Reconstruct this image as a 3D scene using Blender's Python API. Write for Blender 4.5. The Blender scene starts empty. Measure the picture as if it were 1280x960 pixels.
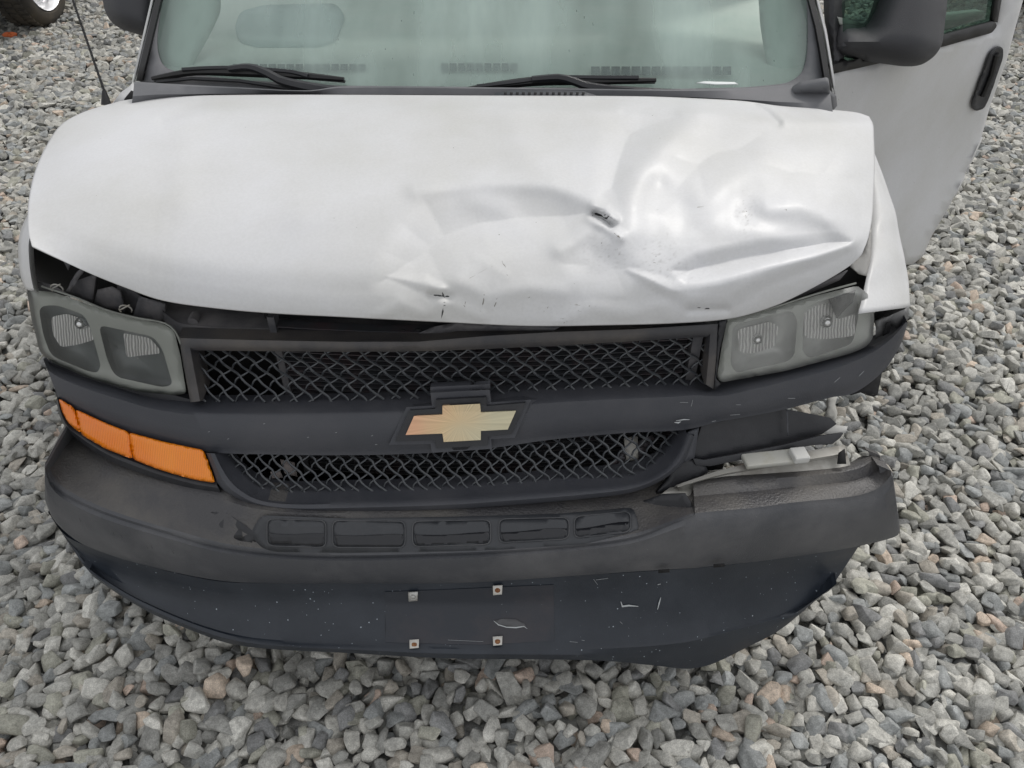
import bpy, bmesh, math, random
import numpy as np
from mathutils import Vector, Matrix, noise
from mathutils.geometry import delaunay_2d_cdt
R = math.radians
random.seed(7)
rng = np.random.default_rng(11)
sc = bpy.context.scene
C = sc.collection

# ------------------------------------------------------------------ camera
H = 1.9; PITCH = 40.5; FOC = 1000.0
S_ = math.sin(R(PITCH)); C_ = math.cos(R(PITCH))
cam = bpy.data.cameras.new("camera"); co = bpy.data.objects.new("camera", cam); C.objects.link(co)
co.location = (0, 0, H); co.rotation_euler = (R(90-PITCH), 0, 0)
cam.sensor_width = 36; cam.lens = 36*FOC/1280; cam.clip_start = .05; cam.clip_end = 500
sc.camera = co
# ------------------------------------------------------------------ world and sun (overcast)
SUN_EL, SUN_AZ = 52, 42          # sun high behind thin cloud, beyond the van and to the right
w = bpy.data.worlds.new("World"); sc.world = w; w.use_nodes = True
nt = w.node_tree; bg = nt.nodes['Background']
sky = nt.nodes.new('ShaderNodeTexSky'); sky.sky_type = 'NISHITA'; sky.sun_disc = False
sky.sun_elevation = R(SUN_EL); sky.sun_rotation = R(SUN_AZ)
sky.air_density = 1.0; sky.dust_density = 6; sky.ozone_density = 1
hs = nt.nodes.new('ShaderNodeHueSaturation'); hs.inputs['Saturation'].default_value = .18
mx = nt.nodes.new('ShaderNodeMix'); mx.data_type = 'RGBA'; mx.inputs[0].default_value = .6
mx.inputs[7].default_value = (10.2, 10.3, 10.5, 1)
nt.links.new(sky.outputs[0], hs.inputs['Color']); nt.links.new(hs.outputs[0], mx.inputs[6])
nt.links.new(mx.outputs[2], bg.inputs['Color']); bg.inputs['Strength'].default_value = .098
sl = bpy.data.lights.new("sun", 'SUN'); so = bpy.data.objects.new("sun", sl); C.objects.link(so)
sl.energy = 1.1; sl.angle = R(10); sl.color = (1, .965, .91)
dv = Vector((math.sin(R(SUN_AZ))*math.cos(R(SUN_EL)), math.cos(R(SUN_AZ))*math.cos(R(SUN_EL)), math.sin(R(SUN_EL))))
so.rotation_euler = dv.to_track_quat('Z', 'Y').to_euler(); so.location = (3, 4, 8)
sc.view_settings.view_transform = 'Standard'; sc.view_settings.look = 'None'
sc.view_settings.exposure = 0.08; sc.view_settings.gamma = 1
sc.render.engine = 'CYCLES'; sc.cycles.use_denoising = True
sc.cycles.max_bounces = 8; sc.cycles.transparent_max_bounces = 12

# ------------------------------------------------------------------ rays of the measured view -> places in the yard
def FD(py):
    v = (py-480)/FOC
    return C_-v*S_, S_+v*C_
def bD(px, py, d):
    F, D = FD(py); return Vector(((px-640)/FOC*d, F*d, H-D*d))
def bZ(px, py, Z):
    F, D = FD(py); return bD(px, py, (H-Z)/D)
def bS(px, py, fn):
    F, D = FD(py); k = (px-640)/FOC
    lo, hi = .7, 6.0
    f = lambda d: d*F-fn(k*d, H-d*D)
    # first crossing
    a = lo; fa = f(a); n = 60; b = hi
    for i in range(1, n+1):
        b = lo+(hi-lo)*i/n; fb = f(b)
        if fa <= 0 <= fb: break
        a, fa = b, fb
    for _ in range(30):
        m = (a+b)/2
        if f(m) < 0: a = m
        else: b = m
    return bD(px, py, (a+b)/2)
def proj(P):
    d = P[1]*C_-(P[2]-H)*S_; u = P[1]*S_+(P[2]-H)*C_
    return 640+FOC*P[0]/d, 480-FOC*u/d
XC = -.09
def interp(x, xs, ys): return float(np.interp(x, xs, ys))
PZ = [.2, .6, .72, .80, .90, .97, 1.10]; PY = [1.05, 1.13, 1.205, 1.245, 1.27, 1.283, 1.305]
def K(x): return .18*abs((x-XC)/1.0)**2.4
def S0(x, z): return interp(z, PZ, PY)+K(x)
def off(fn, o): return lambda x, z: fn(x, z)+o
def flat(yc, k=1.0): return lambda x, z: yc+k*K(x)

# ------------------------------------------------------------------ mesh helpers
def cr(pts, n):
    """Catmull-Rom through pts, n samples evenly by chord length."""
    P = [np.array(p, float) for p in pts]
    if len(P) == 2: return [P[0]+(P[1]-P[0])*i/(n-1) for i in range(n)]
    L = [0]
    for a, b in zip(P[:-1], P[1:]): L.append(L[-1]+max(1e-9, np.linalg.norm(b-a)))
    out = []
    for i in range(n):
        t = L[-1]*i/(n-1)
        k = min(len(P)-2, max(0, int(np.searchsorted(L, t, side='right'))-1))
        h = L[k+1]-L[k]; u = (t-L[k])/h
        m0 = (P[k+1]-P[k-1])/(L[k+1]-L[k-1]) if k > 0 else (P[1]-P[0])/h
        m1 = (P[k+2]-P[k])/(L[k+2]-L[k]) if k < len(P)-2 else (P[-1]-P[-2])/h
        out.append((2*u**3-3*u**2+1)*P[k]+(u**3-2*u**2+u)*h*m0+(-2*u**3+3*u**2)*P[k+1]+(u**3-u**2)*h*m1)
    return out
def lin(pts, n):
    P = np.array([list(p) for p in pts], float)
    L = np.concatenate([[0], np.cumsum(np.linalg.norm(np.diff(P, axis=0), axis=1))])
    t = np.linspace(0, L[-1], n)
    return [np.array([np.interp(x, L, P[:, j]) for j in range(P.shape[1])]) for x in t]
class MB:
    def __init__(s): s.v = []; s.f = []
    def grid(s, rows, flip=False, closed=False):
        b = len(s.v); m = len(rows[0])
        for r in rows: s.v += [tuple(p) for p in r]
        for i in range(len(rows)-1):
            for j in range(m if closed else m-1):
                a = b+i*m+j; c_ = b+i*m+(j+1) % m
                q = (a, c_, c_+m, a+m)
                s.f.append(q[::-1] if flip else q)
        return s
    def box(s, c, sz, rot=None):
        b = len(s.v); M = rot or Matrix()
        for x in (-.5, .5):
            for y in (-.5, .5):
                for z in (-.5, .5):
                    s.v.append(tuple(Vector(c)+M @ Vector((x*sz[0], y*sz[1], z*sz[2]))))
        for q in ((0, 1, 3, 2), (4, 6, 7, 5), (0, 4, 5, 1), (2, 3, 7, 6), (0, 2, 6, 4), (1, 5, 7, 3)):
            s.f.append(tuple(b+i for i in q))
        return s
    def tube(s, pts, r, n=6, cap=True):
        pts = [Vector(p) for p in pts]; rr = r if isinstance(r, (list, tuple)) else [r]*len(pts)
        rows = []; up = Vector((0, 0, 1))
        for i, p in enumerate(pts):
            t = (pts[min(i+1, len(pts)-1)]-pts[max(i-1, 0)]).normalized()
            a = t.cross(up if abs(t.z) < .9 else Vector((1, 0, 0))).normalized(); b_ = t.cross(a)
            rows.append([p+(a*math.cos(2*math.pi*k/n)+b_*math.sin(2*math.pi*k/n))*rr[i] for k in range(n)])
        b0 = len(s.v); s.grid(rows, closed=True)
        if cap:
            s.f.append(tuple(range(b0, b0+n))); e = len(s.v)-n
            s.f.append(tuple(reversed(range(e, e+n))))
        return s
    def lathe(s, prof, c, axis='X', n=40):
        rows = []
        for (a, r) in prof:
            row = []
            for k in range(n):
                t = 2*math.pi*k/n; u, v_ = r*math.cos(t), r*math.sin(t)
                p = {'X': (a, u, v_), 'Y': (u, a, v_), 'Z': (u, v_, a)}[axis]
                row.append(Vector(c)+Vector(p))
            rows.append(row)
        return s.grid(rows, closed=True)
    def build(s, name, mat, parent=None, smooth=True, solid=0, bevel=0, soff=-1, auto=40):
        me = bpy.data.meshes.new(name); me.from_pydata([tuple(map(float, v)) for v in s.v], [], s.f)
        bm = bmesh.new(); bm.from_mesh(me); bmesh.ops.recalc_face_normals(bm, faces=bm.faces)
        if solid or getattr(mat, 'name', '').split('.')[0] in ('windshield_glass', 'side_glass', 'hazed_headlight_lens', 'clouded_headlight_lens'):      # sheet parts: outer side is the one seen from the front of the yard
            q = sum(f.calc_area()*f.normal.dot((Vector((0, 0, H))-f.calc_center_median()).normalized()) for f in bm.faces)
            if q < 0: bmesh.ops.reverse_faces(bm, faces=bm.faces)
        bm.to_mesh(me); bm.free()
        o = bpy.data.objects.new(name, me); C.objects.link(o)
        if isinstance(mat, (list, tuple)):
            for m in mat: me.materials.append(m)
        else: me.materials.append(mat)
        if smooth:
            me.polygons.foreach_set('use_smooth', [True]*len(me.polygons))
            if auto and hasattr(me, 'set_sharp_from_angle'): me.set_sharp_from_angle(angle=R(auto))
        if solid:
            m = o.modifiers.new('s', 'SOLIDIFY'); m.thickness = solid; m.offset = soff; m.use_quality_normals = True
        if bevel:
            m = o.modifiers.new('b', 'BEVEL'); m.width = bevel; m.segments = 2; m.limit_method = 'ANGLE'; m.angle_limit = R(35)
        if parent is not None:
            o.parent = parent; o.matrix_parent_inverse = Matrix.Translation(-parent_world(parent))
        return o
def parent_world(p):
    v = Vector((0, 0, 0))
    v += p.location
    if p.parent is not None and p.location.length > 0: pass
    return v
def empty(name, loc, parent=None):
    o = bpy.data.objects.new(name, None); C.objects.link(o); o.location = loc
    if parent is not None:
        o.parent = parent; o.location = Vector(loc)-parent.location
    return o
def tag(o, label=None, cat=None, group=None, kind=None):
    if label: o['label'] = label
    if cat: o['category'] = cat
    if group: o['group'] = group
    if kind: o['kind'] = kind
    return o

def inpoly(x, y, P):
    r = False; n = len(P); j = n-1
    for i in range(n):
        xi, yi = P[i]; xj, yj = P[j]
        if (yi > y) != (yj > y) and x < (xj-xi)*(y-yi)/(yj-yi)+xi: r = not r
        j = i
    return r
def pdist(x, y, P, closed=True):
    best = 1e9; n = len(P)
    for i in range(n if closed else n-1):
        ax, ay = P[i]; bx, by = P[(i+1) % n]
        dx, dy = bx-ax, by-ay; L = dx*dx+dy*dy
        t = 0 if L == 0 else max(0, min(1, ((x-ax)*dx+(y-ay)*dy)/L))
        best = min(best, math.hypot(x-ax-t*dx, y-ay-t*dy))
    return best
def rounded(P, r, seg=4):
    """round the corners of a closed outline"""
    out = []; n = len(P)
    for i in range(n):
        p0 = np.array(P[i-1], float); p1 = np.array(P[i], float); p2 = np.array(P[(i+1) % n], float)
        a = p0-p1; b = p2-p1; la, lb = np.linalg.norm(a), np.linalg.norm(b)
        rr = min(r, la*.45, lb*.45); q0 = p1+a/la*rr; q2 = p1+b/lb*rr
        for k in range(seg+1):
            t = k/seg; q = (1-t)**2*q0+2*t*(1-t)*p1+t*t*q2
            out.append((float(q[0]), float(q[1])))
    return out
def dens(P, step):
    out = []; n = len(P)
    for i in range(n):
        a = P[i]; b = P[(i+1) % n]; L = math.hypot(b[0]-a[0], b[1]-a[1]); k = max(1, int(L/step))
        for j in range(k): out.append((a[0]+(b[0]-a[0])*j/k, a[1]+(b[1]-a[1])*j/k))
    return out
def patch(P, to3, step=8, holes=()):
    """fill outline P (measured), map each point to 3-D with to3(px,py)"""
    P = dens(P, step); pts = [Vector(p) for p in P]; edges = [(i, (i+1) % len(P)) for i in range(len(P))]
    hs_ = []
    for h in holes:
        h = dens(h, step); b = len(pts); pts += [Vector(p) for p in h]
        edges += [(b+i, b+(i+1) % len(h)) for i in range(len(h))]; hs_.append(h)
    xs = [p[0] for p in P]; ys = [p[1] for p in P]
    y = min(ys)+step*.5; row = 0
    while y < max(ys):
        x = min(xs)+step*(.5 if row % 2 else .25)
        while x < max(xs):
            if inpoly(x, y, P) and pdist(x, y, P) > step*.45 and not any(inpoly(x, y, h) or pdist(x, y, h) < step*.45 for h in hs_):
                pts.append(Vector((x, y)))
            x += step
        y += step*.87; row += 1
    v, e, f, *_ = delaunay_2d_cdt(pts, edges, [], 0, 1e-4)
    mb = MB()
    f = [t for t in f if (lambda c: inpoly(c[0], c[1], P) and not any(inpoly(c[0], c[1], h) for h in hs_))(
        (sum(v[i][0] for i in t)/len(t), sum(v[i][1] for i in t)/len(t)))]
    used = sorted({i for t in f for i in t}); mp = {i: k for k, i in enumerate(used)}
    mb.v = [tuple(to3(v[i][0], v[i][1])) for i in used]; mb.f = [tuple(mp[i] for i in t) for t in f]
    return mb
def puff(P, d0, bulge, r, back, step=7, tilt=0.0, tiltx=0.0):
    """rounded housing: outline P at distance d0, front bulging toward the viewer, sides running back"""
    cx = sum(p[0] for p in P)/len(P); cy = sum(p[1] for p in P)/len(P)
    Pd = dens(P, step)
    def to3(x, y):
        q = max(0.0, min(1.0, pdist(x, y, Pd)/r)); o = bulge*math.sqrt(1-(1-q)**2)
        return bD(x, y, d0-o+tilt*(y-cy)/100+tiltx*(x-cx)/100)
    mb = patch(P, to3, step)
    rows = []
    base = [bD(x, y, d0+tilt*(y-cy)/100+tiltx*(x-cx)/100) for x, y in Pd]
    cen = sum(base, Vector())/len(base); fwd = (cen-Vector((0, 0, H))).normalized()
    for s_, b in ((1, 0), (1.0, back*.5), (.93, back*.85), (.7, back)):
        rows.append([cen+(p-cen)*s_+fwd*b for p in base])
    mb.grid(rows, closed=True); mb.f.append(tuple(range(len(mb.v)-len(base), len(mb.v))))
    return mb
def loft(rows, n, sub=1, spl=True):
    """rows of 3-D points -> dense grid rows"""
    A = [cr(r, n) if spl else lin(r, n) for r in rows]
    if sub <= 1: return A
    cols = []
    for j in range(n):
        cols.append(cr([a[j] for a in A], (len(A)-1)*sub+1))
    return [[cols[j][i] for j in range(n)] for i in range(len(cols[0]))]

# ------------------------------------------------------------------ materials
def mat(name, col, rough=.5, metal=0, bump=0, bscale=200, spec=.5, coat=0, dirt=None, dscale=6, dlo=.45, dhi=.7, speck=None, speck_scale=120, speck_r=.06, coatr=.1, detail=4):
    m = bpy.data.materials.new(name); m.use_nodes = True; nt = m.node_tree; N = nt.nodes; L = nt.links
    b = N['Principled BSDF']; b.inputs['Base Color'].default_value = (*col, 1); b.inputs['Roughness'].default_value = rough
    b.inputs['Metallic'].default_value = metal; b.inputs['Specular IOR Level'].default_value = spec
    b.inputs['Coat Weight'].default_value = coat; b.inputs['Coat Roughness'].default_value = coatr
    tc = N.new('ShaderNodeTexCoord'); src = None
    if dirt is not None:
        n1 = N.new('ShaderNodeTexNoise'); n1.inputs['Scale'].default_value = dscale; n1.inputs['Detail'].default_value = 8; n1.inputs['Roughness'].default_value = .65
        L.new(tc.outputs['Object'], n1.inputs['Vector'])
        mr = N.new('ShaderNodeMapRange'); mr.inputs[1].default_value = dlo; mr.inputs[2].default_value = dhi
        L.new(n1.outputs['Fac'], mr.inputs[0])
        mi = N.new('ShaderNodeMix'); mi.data_type = 'RGBA'; mi.inputs[6].default_value = (*col, 1); mi.inputs[7].default_value = (*dirt, 1)
        L.new(mr.outputs[0], mi.inputs[0]); src = mi.outputs[2]
        rr = N.new('ShaderNodeMapRange'); rr.inputs[3].default_value = rough; rr.inputs[4].default_value = min(1, rough+.2)
        L.new(mr.outputs[0], rr.inputs[0]); L.new(rr.outputs[0], b.inputs['Roughness'])
    if speck is not None:
        v = N.new('ShaderNodeTexVoronoi'); v.inputs['Scale'].default_value = speck_scale; L.new(tc.outputs['Object'], v.inputs['Vector'])
        n2 = N.new('ShaderNodeTexNoise'); n2.inputs['Scale'].default_value = 7; L.new(tc.outputs['Object'], n2.inputs['Vector'])
        th = N.new('ShaderNodeMath'); th.operation = 'MULTIPLY'; th.inputs[1].default_value = speck_r*2
        L.new(n2.outputs['Fac'], th.inputs[0])
        # only some cells carry a speck
        sx = N.new('ShaderNodeSeparateColor'); L.new(v.outputs['Color'], sx.inputs[0])
        pw = N.new('ShaderNodeMath'); pw.operation = 'POWER'; pw.inputs[1].default_value = 4; L.new(sx.outputs[0], pw.inputs[0])
        m2 = N.new('ShaderNodeMath'); m2.operation = 'MULTIPLY'; L.new(pw.outputs[0], m2.inputs[0]); L.new(th.outputs[0], m2.inputs[1])
        lt = N.new('ShaderNodeMath'); lt.operation = 'LESS_THAN'; L.new(v.outputs['Distance'], lt.inputs[0]); L.new(m2.outputs[0], lt.inputs[1])
        mi = N.new('ShaderNodeMix'); mi.data_type = 'RGBA'; mi.inputs[6].default_value = (*col, 1); mi.inputs[7].default_value = (*speck, 1)
        if src: L.new(src, mi.inputs[6])
        L.new(lt.outputs[0], mi.inputs[0]); src = mi.outputs[2]
    if src: L.new(src, b.inputs['Base Color'])
    if bump:
        n3 = N.new('ShaderNodeTexNoise'); n3.inputs['Scale'].default_value = bscale; n3.inputs['Detail'].default_value = detail
        L.new(tc.outputs['Object'], n3.inputs['Vector'])
        bp = N.new('ShaderNodeBump'); bp.inputs['Strength'].default_value = bump; bp.inputs['Distance'].default_value = .002
        L.new(n3.outputs['Fac'], bp.inputs['Height']); L.new(bp.outputs[0], b.inputs['Normal'])
    return m
def glassy(name, tint, transp=.8, rough=.03, body=(.5, .5, .5), bodyw=0.0, bump=0, bscale=100, wave=0):
    """thin pane: see-through tint + fresnel gloss + a hazy body, streaked with painted reflections on the windshield"""
    m = bpy.data.materials.new(name); m.use_nodes = True; nt = m.node_tree; N = nt.nodes; L = nt.links
    N.remove(N['Principled BSDF']); out = N['Material Output']
    t = N.new('ShaderNodeBsdfTransparent'); t.inputs[0].default_value = (*tint, 1)
    g = N.new('ShaderNodeBsdfGlossy'); g.inputs['Roughness'].default_value = rough
    df = N.new('ShaderNodeBsdfDiffuse'); df.inputs[0].default_value = (*body, 1)
    m1 = N.new('ShaderNodeMixShader'); m1.inputs[0].default_value = bodyw; L.new(t.outputs[0], m1.inputs[1]); L.new(df.outputs[0], m1.inputs[2])
    lw = N.new('ShaderNodeFresnel'); lw.inputs['IOR'].default_value = 1.5
    m2 = N.new('ShaderNodeMixShader'); L.new(lw.outputs[0], m2.inputs[0]); L.new(m1.outputs[0], m2.inputs[1]); L.new(g.outputs[0], m2.inputs[2])
    L.new(m2.outputs[0], out.inputs['Surface'])
    tc = N.new('ShaderNodeTexCoord')
    if bump:
        n3 = N.new('ShaderNodeTexNoise'); n3.inputs['Scale'].default_value = bscale; n3.inputs['Detail'].default_value = 2; L.new(tc.outputs['Object'], n3.inputs['Vector'])
        bp = N.new('ShaderNodeBump'); bp.inputs['Strength'].default_value = bump; bp.inputs['Distance'].default_value = .002
        L.new(n3.outputs['Fac'], bp.inputs['Height']); L.new(bp.outputs[0], g.inputs['Normal']); L.new(bp.outputs[0], df.inputs['Normal'])
    if bodyw and wave:
        mpp = N.new('ShaderNodeMapping'); mpp.inputs['Scale'].default_value = (1, .3, .3) if name.startswith('wind') else (1, 1, 1); L.new(tc.outputs['Object'], mpp.inputs[0])
        n4 = N.new('ShaderNodeTexNoise'); n4.inputs['Scale'].default_value = wave; n4.inputs['Detail'].default_value = 6; L.new(mpp.outputs[0], n4.inputs['Vector'])
        mr = N.new('ShaderNodeMapRange'); mr.inputs[1].default_value = .3; mr.inputs[2].default_value = .7
        mr.inputs[3].default_value = bodyw*(.12 if name.startswith('wind') else .5); mr.inputs[4].default_value = min(1, bodyw*(1.9 if name.startswith('wind') else 1.4))  # windshield: vertical streak reflections painted into the pane's body colour
        L.new(n4.outputs['Fac'], mr.inputs[0]); L.new(mr.outputs[0], m1.inputs[0])
        if name.startswith('wind'):      # rain marks running down the pane
            mp2 = N.new('ShaderNodeMapping'); mp2.inputs['Scale'].default_value = (95, 36, 36); L.new(tc.outputs['Object'], mp2.inputs[0])
            v = N.new('ShaderNodeTexVoronoi'); v.inputs['Scale'].default_value = 1; L.new(mp2.outputs[0], v.inputs['Vector'])
            sx = N.new('ShaderNodeSeparateColor'); L.new(v.outputs['Color'], sx.inputs[0])
            n5 = N.new('ShaderNodeTexNoise'); n5.inputs['Scale'].default_value = 3.2; L.new(mpp.outputs[0], n5.inputs['Vector'])
            m5 = N.new('ShaderNodeMapRange'); m5.inputs[1].default_value = .5; m5.inputs[2].default_value = .66; L.new(n5.outputs['Fac'], m5.inputs[0])
            pw = N.new('ShaderNodeMath'); pw.operation = 'POWER'; pw.inputs[1].default_value = 3; L.new(sx.outputs[0], pw.inputs[0])
            mm = N.new('ShaderNodeMath'); mm.operation = 'MULTIPLY'; L.new(pw.outputs[0], mm.inputs[0]); L.new(m5.outputs[0], mm.inputs[1])
            m6 = N.new('ShaderNodeMath'); m6.operation = 'MULTIPLY'; m6.inputs[1].default_value = .5; L.new(mm.outputs[0], m6.inputs[0])
            lt = N.new('ShaderNodeMath'); lt.operation = 'LESS_THAN'; L.new(v.outputs['Distance'], lt.inputs[0]); L.new(m6.outputs[0], lt.inputs[1])
            cm = N.new('ShaderNodeMix'); cm.data_type = 'RGBA'; cm.inputs[6].default_value = (*tint, 1); cm.inputs[7].default_value = (tint[0]*.45, tint[1]*.5, tint[2]*.48, 1)
            L.new(lt.outputs[0], cm.inputs[0]); L.new(cm.outputs[2], t.inputs[0])
    return m
M = {}
M['plastic'] = mat('grey_textured_plastic', (.045, .048, .058), .46, bump=.35, bscale=420, dirt=(.07, .071, .08), dscale=5, dlo=.42, dhi=.75)
M['bumper'] = mat('bumper_plastic', (.062, .065, .073), .43, bump=.45, bscale=330, dirt=(.125, .125, .13), dscale=4.5, dlo=.42, dhi=.7, speck=(.3, .3, .3), speck_scale=70, speck_r=.045)
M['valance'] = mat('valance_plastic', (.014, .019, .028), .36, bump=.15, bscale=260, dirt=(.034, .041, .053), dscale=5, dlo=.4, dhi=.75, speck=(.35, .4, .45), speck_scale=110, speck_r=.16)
M['black'] = mat('black_plastic', (.02, .021, .025), .45, bump=.2, bscale=300, dirt=(.05, .05, .055), dscale=9, dlo=.5, dhi=.8)
M['mirror'] = mat('mirror_plastic', (.035, .036, .041), .6, bump=.4, bscale=500, dirt=(.06, .06, .065), dscale=7, dlo=.5, dhi=.8)
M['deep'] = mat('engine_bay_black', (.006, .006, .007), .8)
M['dusty'] = mat('dusty_black_metal', (.055, .056, .064), .6, bump=.3, bscale=60, dirt=(.19, .18, .18), dscale=9, dlo=.4, dhi=.75)
M['frit'] = mat('dusty_grey_trim', (.095, .1, .108), .55, bump=.15, bscale=300, dirt=(.17, .17, .18), dscale=4, dlo=.35, dhi=.7)
M['rubber'] = mat('black_rubber', (.012, .012, .013), .5, bump=.1, bscale=200)
M['tyre'] = mat('tyre_rubber', (.03, .028, .025), .85, bump=.4, bscale=90, dirt=(.09, .075, .055), dscale=6, dlo=.4, dhi=.7)
M['chrome'] = mat('chrome', (.75, .75, .76), .18, 1)
M['alloy'] = mat('bright_alloy', (.85, .85, .86), .3, .6)
M['steel'] = mat('galvanised_steel', (.5, .5, .48), .5, .6, bump=.2, bscale=120, dirt=(.32, .28, .22), dscale=20)
M['rust'] = mat('rusty_bolt', (.22, .09, .04), .8, .2, bump=.5, bscale=400, dirt=(.4, .22, .1), dscale=150)
M['beam'] = mat('pale_metal_beam', (.42, .41, .38), .45, .3, bump=.3, bscale=50, dirt=(.24, .22, .19), dscale=14, dlo=.45, dhi=.7)
M['wire'] = mat('grille_wire', (.055, .06, .068), .22, .2, dirt=(.10, .105, .11), dscale=40)
M['fin'] = mat('radiator_fin', (.07, .074, .082), .4, .4, dirt=(.10, .07, .075), dscale=14)
M['wheelpaint'] = mat('dark_wheel', (.12, .12, .12), .5, .5)
M['interior'] = mat('dashboard_vinyl', (.64, .66, .62), .7, bump=.3, bscale=300, dirt=(.5, .57, .53), dscale=3)
M['interior2'] = mat('dashboard_pad', (.40, .46, .46), .8, bump=.2, bscale=200)
M['interior3'] = mat('trim_panel_vinyl', (.52, .58, .54), .7, dirt=(.45, .5, .47), dscale=3)
M['vent'] = mat('vent_dark', (.05, .07, .08), .7)
M['glass'] = glassy('windshield_glass', (.84, .95, .91), rough=.015, body=(.60, .74, .69), bodyw=.30, wave=4)
M['sideglass'] = glassy('side_glass', (.13, .22, .18), rough=.02, body=(.16, .23, .19), bodyw=.15)
M['lensL'] = glassy('hazed_headlight_lens', (1, 1, .99), rough=.12, body=(.42, .435, .41), bodyw=.06, bump=.12, bscale=90, wave=14)
M['lensR'] = glassy('clouded_headlight_lens', (1, 1, .99), rough=.12, body=(.72, .73, .71), bodyw=.2, bump=.2, bscale=120, wave=16)
M['lampgrey'] = mat('headlight_bezel', (.42, .44, .41), .5, .1)
M['lampdark'] = mat('headlight_lower_shell', (.15, .17, .175), .35, .1)
M['gasket'] = mat('faded_plastic_edge', (.2, .21, .19), .5, dirt=(.12, .12, .11), dscale=20)
M['scratchw'] = mat('scraped_pale_plastic', (.42, .44, .45), .7)
M['scratchd'] = mat('black_scuff', (.05, .05, .05), .7)
M['truckpaint'] = mat('dark_truck_paint', (.02, .022, .025), .3, coat=.5)
M['label'] = mat('white_paper_label', (.75, .78, .78), .6)

def fluted():
    m = bpy.data.materials.new('fluted_reflector'); m.use_nodes = True; N = m.node_tree.nodes; L = m.node_tree.links
    b = N['Principled BSDF']; b.inputs['Metallic'].default_value = .0; b.inputs['Roughness'].default_value = .25
    tc = N.new('ShaderNodeTexCoord'); wv = N.new('ShaderNodeTexWave'); wv.inputs['Scale'].default_value = 42; wv.inputs['Distortion'].default_value = 2.5; wv.inputs['Detail'].default_value = 1
    L.new(tc.outputs['Object'], wv.inputs['Vector'])
    ra = N.new('ShaderNodeValToRGB'); ra.color_ramp.elements[0].color = (.4, .395, .39, 1); ra.color_ramp.elements[1].color = (1, 1, .98, 1)  # white and grey bands paint the shine of chrome flutes into the colour
    L.new(wv.outputs['Fac'], ra.inputs[0]); L.new(ra.outputs[0], b.inputs['Base Color'])
    bp = N.new('ShaderNodeBump'); bp.inputs['Strength'].default_value = .8; bp.inputs['Distance'].default_value = .004
    L.new(wv.outputs['Fac'], bp.inputs['Height']); L.new(bp.outputs[0], b.inputs['Normal'])
    return m
M['flute'] = fluted()
def amber():
    m = bpy.data.materials.new('amber_lens'); m.use_nodes = True; N = m.node_tree.nodes; L = m.node_tree.links
    b = N['Principled BSDF']; b.inputs['Roughness'].default_value = .18; b.inputs['Coat Weight'].default_value = .6
    tc = N.new('ShaderNodeTexCoord')
    wv = N.new('ShaderNodeTexWave'); wv.inputs['Scale'].default_value = 75; wv.inputs['Distortion'].default_value = .1
    mp = N.new('ShaderNodeMapping'); mp.inputs['Rotation'].default_value = (0, 0, 0); L.new(tc.outputs['Object'], mp.inputs[0]); L.new(mp.outputs[0], wv.inputs['Vector'])
    ns = N.new('ShaderNodeTexNoise'); ns.inputs['Scale'].default_value = 7; ns.inputs['Detail'].default_value = 3; L.new(tc.outputs['Object'], ns.inputs['Vector'])
    ra = N.new('ShaderNodeValToRGB'); ra.color_ramp.elements[0].color = (.85, .17, .0, 1); ra.color_ramp.elements[1].color = (1.0, .30, .0, 1)
    ra.color_ramp.elements[0].position = .3; ra.color_ramp.elements[1].position = .7
    L.new(ns.outputs['Fac'], ra.inputs[0]); mu = N.new('ShaderNodeMix'); mu.data_type = 'RGBA'; mu.blend_type = 'MULTIPLY'; mu.inputs[0].default_value = .18
    L.new(ra.outputs[0], mu.inputs[6]); L.new(wv.outputs['Color'], mu.inputs[7]); L.new(mu.outputs[2], b.inputs['Base Color'])
    bp = N.new('ShaderNodeBump'); bp.inputs['Strength'].default_value = .4; bp.inputs['Distance'].default_value = .0015
    L.new(wv.outputs['Fac'], bp.inputs['Height']); L.new(bp.outputs[0], b.inputs['Normal'])
    return m
M['amber'] = amber()
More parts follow.
